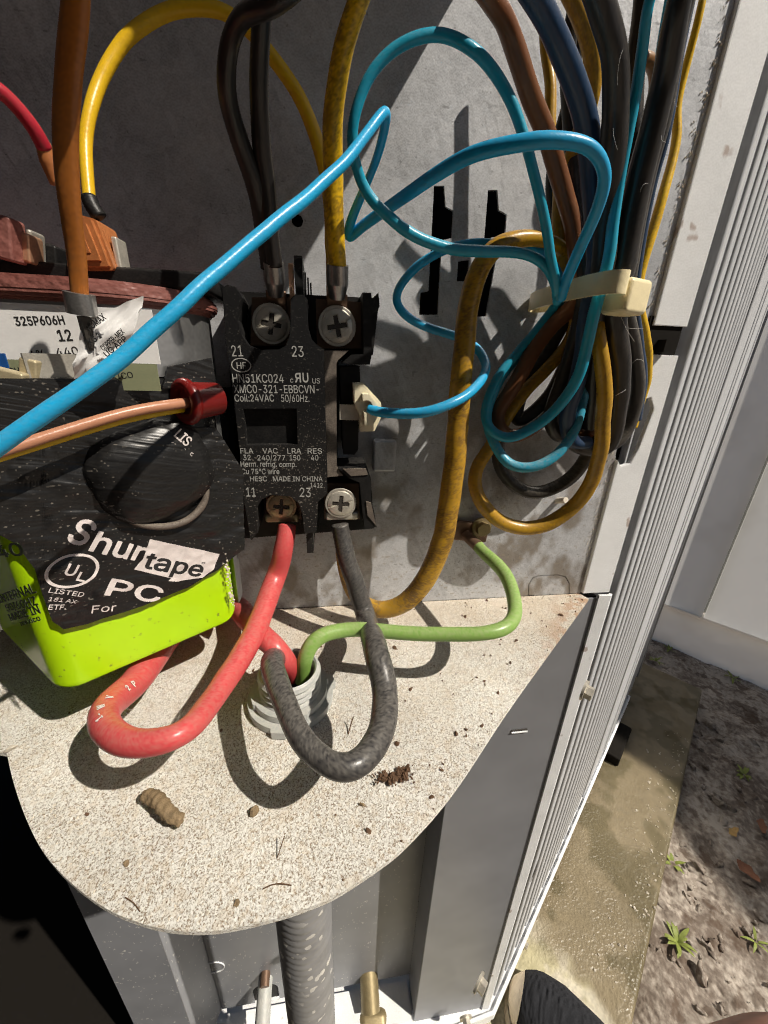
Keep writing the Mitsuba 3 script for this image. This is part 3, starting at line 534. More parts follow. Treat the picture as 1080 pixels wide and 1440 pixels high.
h('black_wire', 'black wire filling the right middle of the harness', [(905, -30, 36), (900, 40, 35), (893, 130, 34), (884, 230, 32), (872, 330, 30), (860, 420, 28), (858, 490, 25), (856, 550, 21), (850, 610, 18)], [34, 32, 30, 26, 22], 'black', 0.1, 0.2)
h('blue_wire', 'blue wire seen behind the right-hand black harness wire', [(943, -20, 52), (932, 50, 46), (924, 110, 42), (905, 200, 36), (885, 300, 32), (878, 400, 29), (890, 470, 25), (898, 520, 22), (898, 565, 18)], [15, 14, 14, 13, 12], 'blue', 0.1, 0.2)
h('brown_wire', 'short rusty brown loop behind the top of the harness', [(870, 130, 30), (880, 96, 32), (902, 84, 33), (920, 98, 31), (922, 135, 28), (908, 190, 25), (890, 260, 22), (878, 330, 20)], [22, 24, 24, 22], (0.22, 0.10, 0.03), 0.4, 0.4)
h('yellow_wire', 'gold wire at the back of the harness beside the brown wire', [(764, -30, 14), (767, 60, 15), (771, 120, 16), (774, 180, 17), (781, 240, 18), (786, 300, 19), (792, 350, 20), (806, 400, 22)], [20, 20, 22, 24, 24, 22], 'gold', 0.45, 0.2, dirtc=(0.10, 0.045, 0.008))

# cable tie
tie = thing('cable_tie', 'cream nylon cable tie gathering the right-hand harness', 'cable tie')
ca = P(800, 418, y=38); cb_ = P(868, 420, y=50); cc = P(838, 420, y=24)
rx = (cb_[0] - ca[0]) / 2 * 1.12; cx = (ca[0] + cb_[0]) / 2 + 0.001
t = np.linspace(0, 2 * np.pi, 72, endpoint=False); ryy = 0.0275
loop = np.c_[cx + rx * np.sign(np.cos(t)) * np.abs(np.cos(t)) ** 0.8, -0.0285 + ryy * np.sign(np.sin(t)) * np.abs(np.sin(t)) ** 0.8, cc[2] + 0.0 * t]
hw = mm(26, ca) / 2; nv = np.c_[np.cos(t), np.sin(t), 0 * t]
ringv = np.vstack([loop + [0, 0, hw], loop + nv * 0.0009 + [0, 0, hw], loop + nv * 0.0009 - [0, 0, hw], loop - [0, 0, hw]])
K = len(t); f = [[a * K + i, a * K + (i + 1) % K, b * K + (i + 1) % K, b * K + i] for a, b in ((0, 1), (1, 2), (2, 3), (3, 0)) for i in range(K)]
strap = trimesh.Trimesh(*(lambda v, q: (v, np.vstack([np.array(q)[:, [0, 1, 2]], np.array(q)[:, [0, 2, 3]]])))(ringv, f), process=False); strap.fix_normals()
obj('strap', strap, 'tie_nylon', tie, 40)
hc = P(880, 419, y=47)
head = rbox((mm(50, hc), mm(40, hc), mm(44, hc)), 0.0016); head.apply_transform(trimesh.transformations.rotation_matrix(0.35, [0, 0, 1])); head.apply_translation(hc)
hd = obj('head', head, 'tie_nylon', tie, 40)
tail = rbox((0.006, 0.0016, mm(30, hc)), 0.0006); tail.apply_transform(trimesh.transformations.rotation_matrix(0.45, [0, 0, 1])); tail.apply_translation(P(903, 422, y=46)); obj('tail', tail, 'tie_nylon', tie, 40)

# ------------------------------------------------------------------ contactor
con = thing('contactor', 'black contactor with four screw terminals mounted on the panel', 'contactor')
YF = 37.0
def Z4(x, y): return (280 + x / 3.273, 340 + y / 3.273)
def z4(pts): return [Z4(*p) for p in pts]
cover_px = z4([(105, 215), (128, 196), (165, 207), (190, 240), (197, 258), (185, 300), (176, 360), (196, 432), (226, 476), (285, 499), (360, 499), (398, 478), (414, 440), (420, 380), (420, 262), (440, 244), (480, 243), (497, 262), (500, 390), (516, 446), (540, 472), (568, 492), (578, 640), (584, 900), (586, 1165), (548, 1198), (540, 1340), (484, 1344), (476, 1262), (458, 1204), (420, 1174), (330, 1166), (288, 1188), (264, 1226), (268, 1342), (242, 1376), (236, 1372), (204, 1180), (186, 960), (150, 640), (122, 470)])
cover = pxpoly(cover_px, YF).buffer(-0.0003).buffer(0.0003)
win = pxpoly(z4([(204, 770), (448, 768), (453, 934), (216, 938)]), YF)
cov = obj('cover', prism(cover.difference(win), -YF / 1000, 0.0035, 0.0005), 'contactor_black', con, False)
wx = win.bounds
obj('armature', box(wx[0] - 0.001, wx[2] + 0.001, -0.0325, -0.030, wx[1] - 0.001, wx[3] + 0.001), 'black_plastic', con)
# body under the cover, waisted, with walls round the terminal pockets
body = pxpoly(z4([(108, 225), (830, 260), (800, 520), (640, 548), (636, 1045), (790, 1085), (806, 1320), (205, 1365), (150, 700)]), 18)
obj('base', prism(body, -0.018, 0.0175), 'black_plastic', con, False)
mid = pxpoly(z4([(135, 500), (575, 492), (590, 1160), (210, 1170)]), 33)
obj('housing', prism(mid, -0.0335, 0.0155), 'black_plastic', con, False)
wl = pxpoly(z4([(105, 215), (150, 205), (178, 260), (168, 360), (190, 440), (140, 520)]), YF); obj('side_wall', prism(wl, -0.0335, 0.0155), 'black_plastic', con, False)
wc = pxpoly(z4([(424, 262), (494, 262), (497, 400), (520, 470), (560, 498), (400, 490), (420, 430)]), YF); obj('centre_wall', prism(wc, -0.0335, 0.0155), 'black_plastic', con, False)
wl = pxpoly(z4([(206, 1180), (262, 1226), (266, 1340), (240, 1372)]), YF); obj('side_wall', prism(wl, -0.0335, 0.0155), 'black_plastic', con, False)
wc = pxpoly(z4([(478, 1262), (540, 1200), (538, 1340), (486, 1342)]), YF); obj('centre_wall', prism(wc, -0.0335, 0.0155), 'black_plastic', con, False)
# dust-brown shoulder strip and right-hand brackets
sh_ = pxpoly(z4([(572, 500), (690, 500), (640, 545), (632, 560), (634, 1040), (664, 1078), (590, 1085)]), 30)
obj('shoulder', prism(sh_, -0.030, 0.012, 0.0005), 'dusty_lit_black', con, False)
br = pxpoly(z4([(752, 232), (792, 234), (796, 262), (826, 232), (832, 300), (796, 330), (795, 520), (786, 566), (690, 566), (660, 556), (700, 520), (756, 516)]), 31)
obj('bracket', prism(br, -0.031, 0.018, 0.0006), 'black_plastic', con, False)
br = pxpoly(z4([(640, 1045), (700, 1042), (775, 1040), (786, 1080), (794, 1200), (806, 1240), (818, 1316), (760, 1318), (750, 1230), (738, 1110), (690, 1090)]), 31)
obj('bracket', prism(br, -0.031, 0.018, 0.0006), 'black_plastic', con, False)
obj('bracket_dust', prism(pxpoly(z4([(664, 1048), (768, 1046), (778, 1074), (700, 1080)]), 32), -0.0316, 0.002), 'dusty_lit_black', con, False, label='dusty ledge of the lower right bracket')
obj('bracket_dust', prism(pxpoly(z4([(768, 1196), (792, 1204), (816, 1310), (776, 1262)]), 32), -0.0316, 0.002), 'dusty_lit_black', con, False)
coil = pxpoly(z4([(646, 575), (740, 572), (742, 640), (732, 960), (716, 982), (664, 980)]), 23)
obj('coil', prism(coil, -0.023, 0.022, 0.0008), 'black_plastic', con, False)
# fins between the poles
def fin(px0, ztop_px, y0, y1, w, back_px, mat='black_plastic'):
    a = P(px0, ztop_px, y=y0); b = P(*back_px, y=y1)
    prof = Polygon([(-y0 / 1000, a[2] - 0.024), (-y0 / 1000, a[2] - 0.001), (-y0 / 1000 + 0.001, a[2]), (-y0 / 1000 + 0.004, a[2]), (-y1 / 1000, b[2]), (-y1 / 1000, a[2] - 0.03)])
    e = trimesh.creation.extrude_polygon(prof, w, engine='earcut'); v = np.array(e.vertices)
    e.vertices = np.stack([a[0] + v[:, 2], v[:, 0], v[:, 1]], 1); e.fix_normals(); return e
obj('fin', fin(413, 358, 30, 8, 0.0027, (430, 392)), 'contactor_black', con, False)
for k in range(4):
    a = P(424 + 4 * k, 385 + 7 * k, y=27 - 4 * k); obj('fin_rib', box(a[0], a[0] + 0.0006, a[1], a[1] + 0.0012, a[2] - 0.010, a[2] + 0.002), 'contactor_black', con)
for px0 in (400, 470): pass
obj('copper_tab', cat(box(*(lambda a: (a[0], a[0] + 0.0016, a[1], a[1] + 0.003, a[2] - 0.015, a[2]))(P(405, 370, y=24)))), 'copper', con)
obj('copper_tab', cat(box(*(lambda a: (a[0], a[0] + 0.0012, a[1], a[1] + 0.003, a[2] - 0.015, a[2]))(P(458, 362, y=22)))), 'copper', con)
fn = P(434, 742, y=32); obj('fin', box(fn[0] - 0.0010, fn[0] + 0.0018, -0.034, -0.010, fn[2] - 0.011, fn[2] + 0.004), 'contactor_black', con)
# terminals: metal plate, screw with a cross slot, washer
def terminal(cx, cy, y, rpx, mat, plate, seed):
    pl = pxpoly(plate, y - 4); tp = obj('terminal_plate', prism(pl, -(y - 4) / 1000, 0.006), 'brown_metal', con, False)
    c = P(cx, cy, y=y); r = mm(rpx, c)
    d = np.array([0, -1, 0.0])
    wash = revolve([(0.0, 0), (r * 1.0, 0), (r * 1.0, 0.0006), (r * 0.97, 0.0009), (0, 0.0009)], 40)
    head = m3.Manifold.revolve(m3.CrossSection([[(0, 0), (r * 0.86, 0), (r * 0.86, 0.0007), (r * 0.80, 0.0013), (r * 0.60, 0.00165), (0.0, 0.0018)]]), 48)
    ang = random.Random(seed).uniform(-12, 12)
    for k, (L, w) in enumerate(((1.10, 0.27), (1.10, 0.27))):
        b = m3.Manifold.cube((r * L, r * w, 0.004), True).translate((0, 0, 0.0018 + 0.0007)).rotate((0, 0, 90 * k + ang)); head = head - b
    head = head - m3.Manifold.cube((r * 3, r * 0.13, 0.002), True).translate((0, 0, 0.0021)).rotate((0, 0, 22 + ang))
    B = basis(c, [1, 0, 0], [0, 0, 1], d)
    hm = tm(head)
    for m_ in (wash, hm): m_.apply_transform(B)
    sc = obj('terminal_screw', hm, mat, con, 25); obj('washer', wash, mat, sc, 25)
    cr = cat(*[trimesh.creation.box((r * 1.02, r * 0.22, 0.0006)) if k == 0 else trimesh.creation.box((r * 0.22, r * 1.02, 0.00061)) for k in (0, 1)])
    cr.apply_transform(trimesh.transformations.rotation_matrix(math.radians(ang), [0, 0, 1])); cr.apply_translation((0, 0, 0.0010)); cr.apply_transform(B); obj('cross_slot', cr, 'dark_bore', sc)  # dark insert paints the shade inside the cross-shaped cut
    bore = cyl(c + d * 0.0005, c + d * 0.00078, r * 0.56, 24); obj('recess', bore, 'dark_bore', sc)  # near-black disc paints the shade at the bottom of the screw head
terminal(382, 456, 27, 26.5, 'zinc', [(354, 418), (413, 418), (411, 486), (352, 486)], 1)
terminal(474, 459, 27, 26.5, 'zinc', [(444, 420), (510, 425), (510, 490), (446, 490)], 2)
terminal(396, 711, 28, 21, 'brass_zinc', [(374, 690), (423, 692), (424, 730), (374, 730)], 3)
terminal(479, 707, 28, 22, 'zinc', [(456, 680), (504, 680), (506, 730), (456, 730)], 4)
nut = P(397, 727, y=26); obj('clamp', rbox((mm(46, nut), 0.004, mm(12, nut)), 0.001).apply_translation(nut), 'brass_zinc', con)
nut = P(481, 724, y=26); obj('clamp', rbox((mm(46, nut), 0.004, mm(12, nut)), 0.001).apply_translation(nut), 'zinc', con)
# prints on the cover
FN = np.array([0, -1.0, 0]); yp = YF + 0.02
def print_on(s, a, b, hpx, mat='print_white', bold=False, mirror=False, parent=cov, name='lettering'):
    A, B = P(*a, y=yp), P(*b, y=yp)
    return text_at(s, A, B - A, FN, mm(hpx, A), np.linalg.norm(B - A), bold, mirror=mirror)
rows = [('21', (148, 527), (203, 527), 14), ('23', (424, 529), (482, 530), 14), ('HN51KC024', (153, 648), (390, 649), 11.5), ('XMC0-321-EBBCVN-', (160, 696), (552, 697), 11), ('Coil:24VAC', (163, 735), (346, 735), 9.5), ('50/60Hz.', (376, 736), (508, 737), 9.5),
        ('FLA', (188, 974), (250, 974), 7.5), ('VAC', (292, 974), (362, 974), 7.5), ('LRA', (404, 975), (470, 975), 7.5), ('RES', (497, 975), (566, 975), 7.5),
        ('32', (202, 1005), (238, 1005), 7.5), ('240/277', (266, 1006), (397, 1006), 7.5), ('150', (414, 1006), (466, 1006), 7.5), ('40', (513, 1006), (549, 1006), 7.5),
        ('Herm. refrig. comp.', (190, 1035), (448, 1036), 7.5), ('Cu 75\u00b0C wire', (195, 1069), (370, 1069), 7.5), ('HESC', (233, 1102), (313, 1102), 7), ('MADE IN CHINA', (338, 1102), (568, 1102), 7), ('1412', (510, 1130), (568, 1131), 6.5),
        ('11', (214, 1173), (262, 1173), 13.5), ('23', (459, 1174), (514, 1175), 13.5)]
ms = [print_on(s, Z4(*a), Z4(*b), hp) for s, a, b, hp in rows]
ms += [print_on('HF', Z4(172, 585), Z4(218, 586), 9), print_on('c', Z4(418, 648), Z4(434, 648), 7), print_on('US', Z4(520, 652), Z4(556, 652), 7), print_on('R', Z4(442, 646), Z4(474, 646), 12, bold=True, mirror=True), print_on('U', Z4(474, 646), Z4(504, 646), 12, bold=True)]
cL = P(*Z4(194, 568), y=yp); 
el = Point(0, 0).buffer(1, 24); el = shapely.affinity.scale(el, mm(13.5, cL), mm(9.5, cL)); el2 = shapely.affinity.scale(el, 0.9, 0.87)
ms.append(prism(shapely.affinity.translate(el.difference(el2), cL[0], cL[2]), cL[1] - 0.0001, 0.0001))
obj('lettering', cat(*ms), 'print_white', cov, False)
# white connector on the coil
cn_ = thing('spade_connector', 'ivory nylon connector plugged into the right side of the contactor', 'connector')
poly = pxpoly(z4([(708, 652), (756, 650), (838, 740), (844, 800), (808, 874), (742, 876), (738, 800), (712, 740)]), 30)
obj('shell', prism(poly, -0.030, 0.009, 0.0012), 'ivory_nylon', cn_, False)
inner = shapely.affinity.scale(pxpoly(z4([(745, 690), (780, 690), (826, 750), (828, 800), (800, 852), (758, 852)]), 31), 0.9, 0.9)
obj('socket', prism(inner.difference(Point(*P(515, 571, y=31)[[0, 2]]).buffer(0.0022)), -0.0325, 0.003, 0.0006), 'ivory_nylon', cn_, False)
s_ = P(500, 548, y=30); obj('spade', box(s_[0] - 0.006, s_[0] + 0.002, -0.026, -0.025, s_[2] - 0.012, s_[2] - 0.006), 'zinc', cn_)
# small lower mounting foot beside the coil
ft = P(540, 640, y=4); obj('mounting_foot', rbox((0.011, 0.006, 0.015), 0.0012).apply_translation(ft), 'galvanized', con)

# ------------------------------------------------------------------ earth lug on the panel
lugt = thing('earth_lug', 'rusty earth lug and brass screw on the panel above the shelf', 'lug')
a = P(655, 748, y=4); lp_ = rbox((0.026, 0.003, 0.011), 0.0008); lp_.apply_transform(trimesh.transformations.rotation_matrix(0.12, [0, 1, 0])); lp_.apply_translation(a + [0.0, 0.0015, 0]); obj('strap', lp_, 'brown_metal', lugt)
c = P(676, 740, y=4); obj('screw', cat(cyl(c, c + [0, -0.002, 0], 0.0052, 24), cyl(c + [0, -0.002, 0], c + [0, -0.0052, 0], 0.0038, 6)), 'brass', lugt)
obj('crimp', cyl(P(655, 752, y=5), P(672, 768, y=15), 0.0030, 18), 'brown_metal', lugt)
scn = P(786, 707, y=2); stud = single('plastic_stud', cyl(scn + [0, 0.003, 0], scn + [0.001, -0.004, 0.003], 0.0016, 14), 'pale_bits', 'small white stud on the panel inside the big yellow loop', 'stud')

# ------------------------------------------------------------------ conduit fitting and conduit
FC = P(410, 983, z=0); FX, FY = FC[0], FC[1]
R0 = 0.0118
cd = thing('conduit', 'grey flexible conduit dropping from the shelf with a threaded fitting on top', 'conduit')
prof = [(R0 * 0.86, -0.001)]; z = 0.005
prof = [(R0 * 0.84, 0.0), (R0 * 0.84, 0.0158), (R0 * 0.90, 0.0166), (R0 * 0.98, 0.0158)]
zz = 0.0150
while zz > 0.0055: prof += [(R0 * 1.0, zz), (R0 * 1.03, zz - 0.0006), (R0 * 1.0, zz - 0.0012), (R0 * 0.90, zz - 0.0015), (R0 * 0.90, zz - 0.0021)]; zz -= 0.0026
prof += [(R0 * 1.0, 0.0), (R0 * 0.84, 0.0)]
th = revolve(prof[::-1], 64); th.fix_normals(); th.apply_translation((FX, FY, 0)); obj('thread', th, 'fitting_grey', cd, 25)
def ring_poly(r0, r1, lugs, ro):
    g = Point(0, 0).buffer(r1, 48)
    for k in range(lugs):
        a = 2 * math.pi * k / lugs + 0.35
        g = g.union(Polygon([(math.cos(a + d) * rr, math.sin(a + d) * rr) for d, rr in ((-0.20, r1 * 0.98), (-0.15, ro), (0.15, ro), (0.20, r1 * 0.98))]))
    return g.buffer(-0.0006).buffer(0.0006).difference(Point(0, 0).buffer(r0, 48))
for z0, z1, r1, ro, lg in ((0.0004, 0.0034, 1.42, 1.56, 3), (0.0037, 0.0064, 1.22, 1.30, 4)):
    e = trimesh.creation.extrude_polygon(ring_poly(R0 * 1.0, R0 * r1, lg, R0 * ro), z1 - z0, engine='earcut'); e.apply_translation((FX, FY, z0)); obj('locknut', e, 'fitting_grey', cd, 30)
obj('bore', cyl((FX, FY, 0.0006), (FX, FY, 0.0012), R0 * 0.838, 40), 'interior_shade', cd)  # near-black disc stands in for the shade inside the fitting
RC = 0.0148
pr = []; zz = -0.004
while zz > -0.66: pr += [(RC, zz), (RC * 1.025, zz - 0.0022), (RC * 1.03, zz - 0.0036), (RC, zz - 0.0058)]; zz -= 0.0060
path = np.array([(FX + 0.0015 * math.sin(7 * p[1]), FY + 0.006 * (p[1] / 0.6), p[1]) for p in pr])
cm = sweep(path, np.array([p[0] for p in pr]), 36); obj('sleeve', cm, 'conduit_grey', cd, True)
obj('collar', cyl((FX, FY, -0.012), (FX, FY, -0.0022), RC * 1.16, 36), 'conduit_grey', cd)

# ------------------------------------------------------------------ silver capacitor behind
cap = thing('capacitor', 'silver oval capacitor with a white label behind the taped box', 'capacitor')
yf = 58.0
xr = P(293, 470, y=34)[0]; hw_, ryc = 0.075, 0.027; xc = xr - hw_; yc = -0.033
zt, zb_ = P(100, 391, y=yf)[2], P(100, 426, y=yf)[2]
stad = lambda g: LineString([(xc - hw_ + ryc, yc), (xc + hw_ - ryc, yc)]).buffer(ryc + g, 24)
def ext(poly, z0, z1): e = trimesh.creation.extrude_polygon(poly, z1 - z0, engine='earcut'); e.apply_translation((0, 0, z0)); return e
CAN = ext(stad(0), 0.03, zb_ + 0.001)
obj('rim', cat(*[ext(stad(0.0028 * math.sin(math.pi * (k + 0.5) / 7)), zb_ + (zt - zb_) * k / 7, zb_ + (zt - zb_) * (k + 1) / 7) for k in range(7)]), 'rim_brown', cap, 60, label='brown rolled rim of the can')
ftp = P(100, 382, y=50)
obj('terminal_board', rbox((0.086, 0.030, 0.005), 0.001).apply_translation((P(70, 385, y=45)[0], yc, zt + 0.0025)), 'black_plastic', cap)
for a_, b_, y_, w_, h_, m_n in ((8, 356, 52, 0.008, 0.010, 'rim_brown'), (38, 362, 48, 0.006, 0.007, 'copper'), (55, 365, 46, 0.0015, 0.008, 'tab_metal'), (77, 372, 40, 0.005, 0.006, 'black_plastic')):
    p_ = P(a_, b_, y=y_); q_ = rbox((w_, 0.006, h_), 0.0007); q_.apply_transform(trimesh.transformations.rotation_matrix(0.2, [0, 1, 0])); obj('terminal', q_.apply_translation((p_[0], p_[1], zt + 0.005 + h_ * 0.4)), m_n, cap, 30)
lab_z0, lab_z1 = zb_ - 0.070, P(100, 431, y=yf)[2]
yl = yc - ryc
lz = on_plane(190, 511, (0, yl - 0.0003, 0), FN)[2]
obj('label_band', box(xc - 0.05, P(222, 520, y=60)[0], yl - 0.0004, yl - 0.0001, on_plane(190, 549, (0, yl, 0), FN)[2], lz), 'reflected_olive', cap, False, label='olive lower band of the label, coloured as if reflecting the lime box')  # olive sheet carries the green reflection as colour
lb = obj('label', box(xc - 0.05, P(216, 450, y=60)[0], yl - 0.0004, yl - 0.0001, lz, lab_z1), 'label_paper', cap, False, label='white printed label')
def cap_print(s, a, b, hpx, bold=False):
    o = np.array([0, yl - 0.00045, 0]); A, B = on_plane(*a, o, FN), on_plane(*b, o, FN); return text_at(s, A, B - A, FN, mm(hpx, A), np.linalg.norm(B - A), bold)
obj('lettering', cat(cap_print('325P606H', (22, 458), (92, 456), 11, True), cap_print('M9', (155, 456), (175, 455), 10), cap_print('12', (82, 480), (103, 479), 14, True), cap_print('\u00b16%', (35, 507), (66, 503), 11), cap_print('440', (80, 502), (112, 499), 11), cap_print('SH S', (15, 526), (40, 524), 8), cap_print('MEXICO', (140, 536), (188, 531), 8)), 'ink_black', lb, False)
bb = on_plane(0, 508, (0, yl - 0.00045, 0), FN); obj('blue_mark', box(bb[0] - 0.01, bb[0] + 0.0018, yl - 0.0007, yl - 0.00042, bb[2] - 0.002, bb[2] + 0.002), 'blue_ink', lb)
# quick-connect boots and tabs standing on the can
bo = thing('spade_boot', 'amber translucent terminal boot under the yellow arch', 'terminal boot')
pts = [P(118, 312, y=46), P(140, 318, y=46), P(156, 358, y=46), P(163, 378, y=46), P(110, 378, y=46), P(114, 340, y=46)]
obj('shell', prism(Polygon([p[[0, 2]] for p in pts]).buffer(0.001), -0.052, 0.013, 0.0045), 'amber_vinyl', bo, False)
tb = P(172, 368, y=44); obj('tab', rbox((0.0016, 0.006, 0.011), 0.0005).apply_translation(tb), 'zinc', bo)
bo2 = thing('spade_boot', 'amber terminal boot on the end of the crimson wire', 'terminal boot')
m, _ = wire_mesh([(60, 200, 58), (68, 225, 57), (80, 260, 56)], [26, 32, 22]); obj('shell', m, 'amber_vinyl', bo2, True)
rw = thing('red_wire', 'crimson wire entering from the left edge above the capacitor', 'wire')
wire('', '', [(-60, 85, 68), (0, 128, 64), (25, 152, 62), (48, 182, 60), (62, 208, 58)], [34, 30, 28], 'crimson', 0.15, 0.1, parent=rw)
ow = thing('orange_wire', 'broad rust-orange wire hanging in front of the capacitor', 'wire')
wire('', '', [(108, -50, 90), (106, 0, 88), (99, 70, 85), (93, 140, 82), (93, 200, 80), (97, 270, 78), (104, 345, 76), (113, 425, 74)], [58, 54, 50, 46, 40, 34, 30], 'orange', 0.3, 0.15, parent=ow, dirtc=(0.10, 0.03, 0.01), flat=0.62)
a, b = P(111, 412, y=74.5), P(116, 442, y=74); obj('crimp_ring', cyl(a, b, mm(19, a), 24), 'lug_metal', ow)
a, b = P(118, 445, y=74), P(127, 492, y=73); obj('spade', cyl(a, b, mm(9, a), 4, mm(6, a)), 'dark_bore', ow)
cf = thing('paper_tag', 'crumpled printed paper tag beside the orange wire crimp', 'tag')
v = []
o_ = P(150, 475, y=72); gx_, gz_ = np.meshgrid(np.linspace(-1, 1, 12), np.linspace(-1, 1, 12), indexing='ij')
yy = 0.0025 * (meshkit.fbm(np.stack([gx_ * 2.2, gz_ * 2.2, 0 * gx_], -1), 3, 4) - 0.5) * 2
vv = np.stack([o_[0] + gx_ * 0.0062 + 0.003 * gz_, o_[1] + yy + 0.0015 * gx_, o_[2] + gz_ * 0.0068 + gx_ * 0.003], -1).reshape(-1, 3)
ii = np.arange(11)[:, None] * 12 + np.arange(11)[None]; ff = np.stack([ii, ii + 12, ii + 13, ii + 1], -1).reshape(-1, 4)
tagm = trimesh.Trimesh(vv, np.vstack([ff[:, [0, 1, 2]], ff[:, [0, 2, 3]]]), process=False); t2_ = tagm.copy(); t2_.apply_translation((0, 0.0004, 0)); t2_.invert()
obj('sheet', cat(tagm, t2_), 'label_paper', cf, True)
TN = unit([0.0, -1, 0.0]); tt_ = []
for s, a, b, hp in (('HUMAX', (126, 466), (150, 448), 8), ('KG 1', (128, 486), (144, 474), 8), ('COPPER-MEX', (146, 494), (176, 468), 7), ('UC APP', (150, 503), (180, 478), 7)):
    A, B = P(*a, y=74.5), P(*b, y=74.5); tt_.append(text_at(s, A, B - A, TN, mm(hp, A), np.linalg.norm(B - A), True))
obj('lettering', cat(*tt_), 'ink_black', cf, False)

# ------------------------------------------------------------------ taped lime box in front
bx = thing('start_kit', 'lime green box wrapped in black electrical tape, hanging left of the contactor', 'capacitor box')
Z0 = 0.026
C2, C3, C1 = P(88, 984, z=26), P(341, 872, z=26), P(-4, 884, z=26)
e1 = unit(C3 - C2); e1[2] = 0; e1 = unit(e1); e2 = np.array([-e1[1], e1[0], 0]) * 1.0                         # e2 points back
if e2[1] < 0: e2 = -e2
fn_ = -e2; L1 = float(np.dot(C3 - C2, e1)); L2 = 0.045
o_ = C2
ztop = on_plane(235, 537, o_, fn_)[2]
rc = 0.0080
c1l = np.array([np.dot(C1 - C2, e1), np.dot(C1 - C2, e2)]); c1l *= 1.25
foot = Polygon([(0, 0), (L1, 0), (L1, L2), (c1l[0] + 0.004, max(c1l[1], L2)), tuple(c1l)]).buffer(-rc).buffer(rc, 10)
lt = unit(C1 - C2); lt[2] = 0; lt = unit(lt); ln = np.array([lt[1], -lt[0], 0.0]); ln = ln if np.dot(ln, e1) < 0 else -ln
def local(poly, z0, z1, off=0.0):
    g = poly.buffer(off); e = trimesh.creation.extrude_polygon(g, z1 - z0, engine='earcut')
    e.apply_transform(basis([o_[0], o_[1], z0], e1, e2, [0, 0, 1])); return e
n = 10; rb = 0.0055
CAN = tm(man(CAN) - man(local(sbox(-0.3, -0.3, L1 + 0.002, L2 + 0.004), -0.05, ztop + 0.0015))); obj('can', CAN, 'can_metal', cap, 30)
case = cat(*[local(foot, Z0 + rb * (1 - math.cos(math.pi / 2 * k / n)) * 1.0, Z0 + rb * (1 - math.cos(math.pi / 2 * (k + 1) / n)) + 1e-5, -rb * (1 - math.sin(math.pi / 2 * (k + 0.6) / n))) for k in range(n)], local(foot, Z0 + rb, ztop))
cse = obj('case', case, 'lime_paint', bx, 35)
def face(px, py, off=0.0): return on_plane(px, py, o_ + fn_ * off, fn_)
def face2(px, py, off=0.0):
    p = face(px, py, off); return (float(np.dot(p - o_, e1)), p[2])
def crumple(m_, amp=0.0016):
    m_ = m_.copy(); m_.merge_vertices(); v, f_ = trimesh.remesh.subdivide_to_size(m_.vertices, m_.faces, 0.0016, max_iter=8)
    q_ = np.c_[v @ e1 * 95, v[:, 2] * 140, np.zeros(len(v))]; low = np.clip((v[:, 2] - Z0) / 0.03, 0.35, 1)
    d_ = amp * low * (1.6 * np.abs(meshkit.fbm(q_ + 3, 3, 12) - 0.5) + 0.5 * (meshkit.fbm(q_ * 0.45, 2, 3) - 0.35))
    return trimesh.Trimesh(v + fn_ * d_[:, None], f_, process=False)
def sheet(pts, off, th, bend=0.0):
    poly = Polygon([face2(a, b, off) for a, b in pts]).buffer(0)
    e = trimesh.creation.extrude_polygon(poly, th, engine='earcut')
    e.apply_transform(basis(o_ + fn_ * off - [0, 0, o_[2]], e1, [0, 0, 1], fn_)); return e
# tape: wraps the upper part all round, then the loose printed end lies across the front
zt0 = face(60, 742)[2]
wrap_cut = zt0
obj('tape_wrap', cat(local(foot, wrap_cut + 0.004, ztop + 0.0012, 0.0007), local(foot, wrap_cut + 0.013, ztop + 0.0008, 0.0012), local(foot, wrap_cut + 0.024, ztop + 0.0004, 0.0016)), 'black_tape', bx, 35, label='black electrical tape wound round the top of the box')
ft_pts = [(-10, 600), (60, 600), (140, 600), (300, 600), (338, 660), (340, 770), (318, 786), (300, 800), (262, 823), (200, 846), (120, 873), (88, 880), (72, 868), (62, 842), (52, 812), (48, 796), (20, 760), (-10, 742)]
tapeend = obj('tape_end', crumple(sheet(ft_pts, 0.0002, 0.0019)), 'black_tape', bx, 40, label='loose end of the tape printed with white lettering')
off = 0.0022
obj('tape_print', crumple(sheet([(210, 757), (308, 779), (300, 800), (285, 812), (250, 817), (236, 816), (240, 812), (188, 800), (200, 786)], off, 0.00012)), 'ink_white', tapeend, False)
def fprint(s, a, b, hpx, bold=True, o=off, mat=None):
    A, B = face(*a, o), face(*b, o); return crumple(text_at(s, A, B - A, fn_, mm(hpx, A), np.linalg.norm(B - A), bold, 0.0001)) if o < 0.003 else text_at(s, A, B - A, fn_, mm(hpx, A), np.linalg.norm(B - A), bold, 0.0001)
obj('lettering', cat(fprint('S', (88, 758), (118, 768), 37), fprint('hur', (120, 772), (198, 789), 30), fprint('PC', (140, 834), (222, 846), 24), fprint('For', (126, 862), (162, 858), 12, False), fprint('LISTED', (66, 832), (116, 838), 7, False), fprint('181 AX', (66, 844), (106, 848), 6, False), fprint('ETF.', (66, 856), (92, 856), 7, False)), 'ink_white', tapeend, False)
obj('lettering', cat(fprint('tape', (198, 797), (282, 811), 24, True, off + 0.0002), fprint('o', (283, 793), (288, 793), 4, False, off + 0.0002)), 'ink_black', tapeend, False)
ul = face2(102, 802, off)
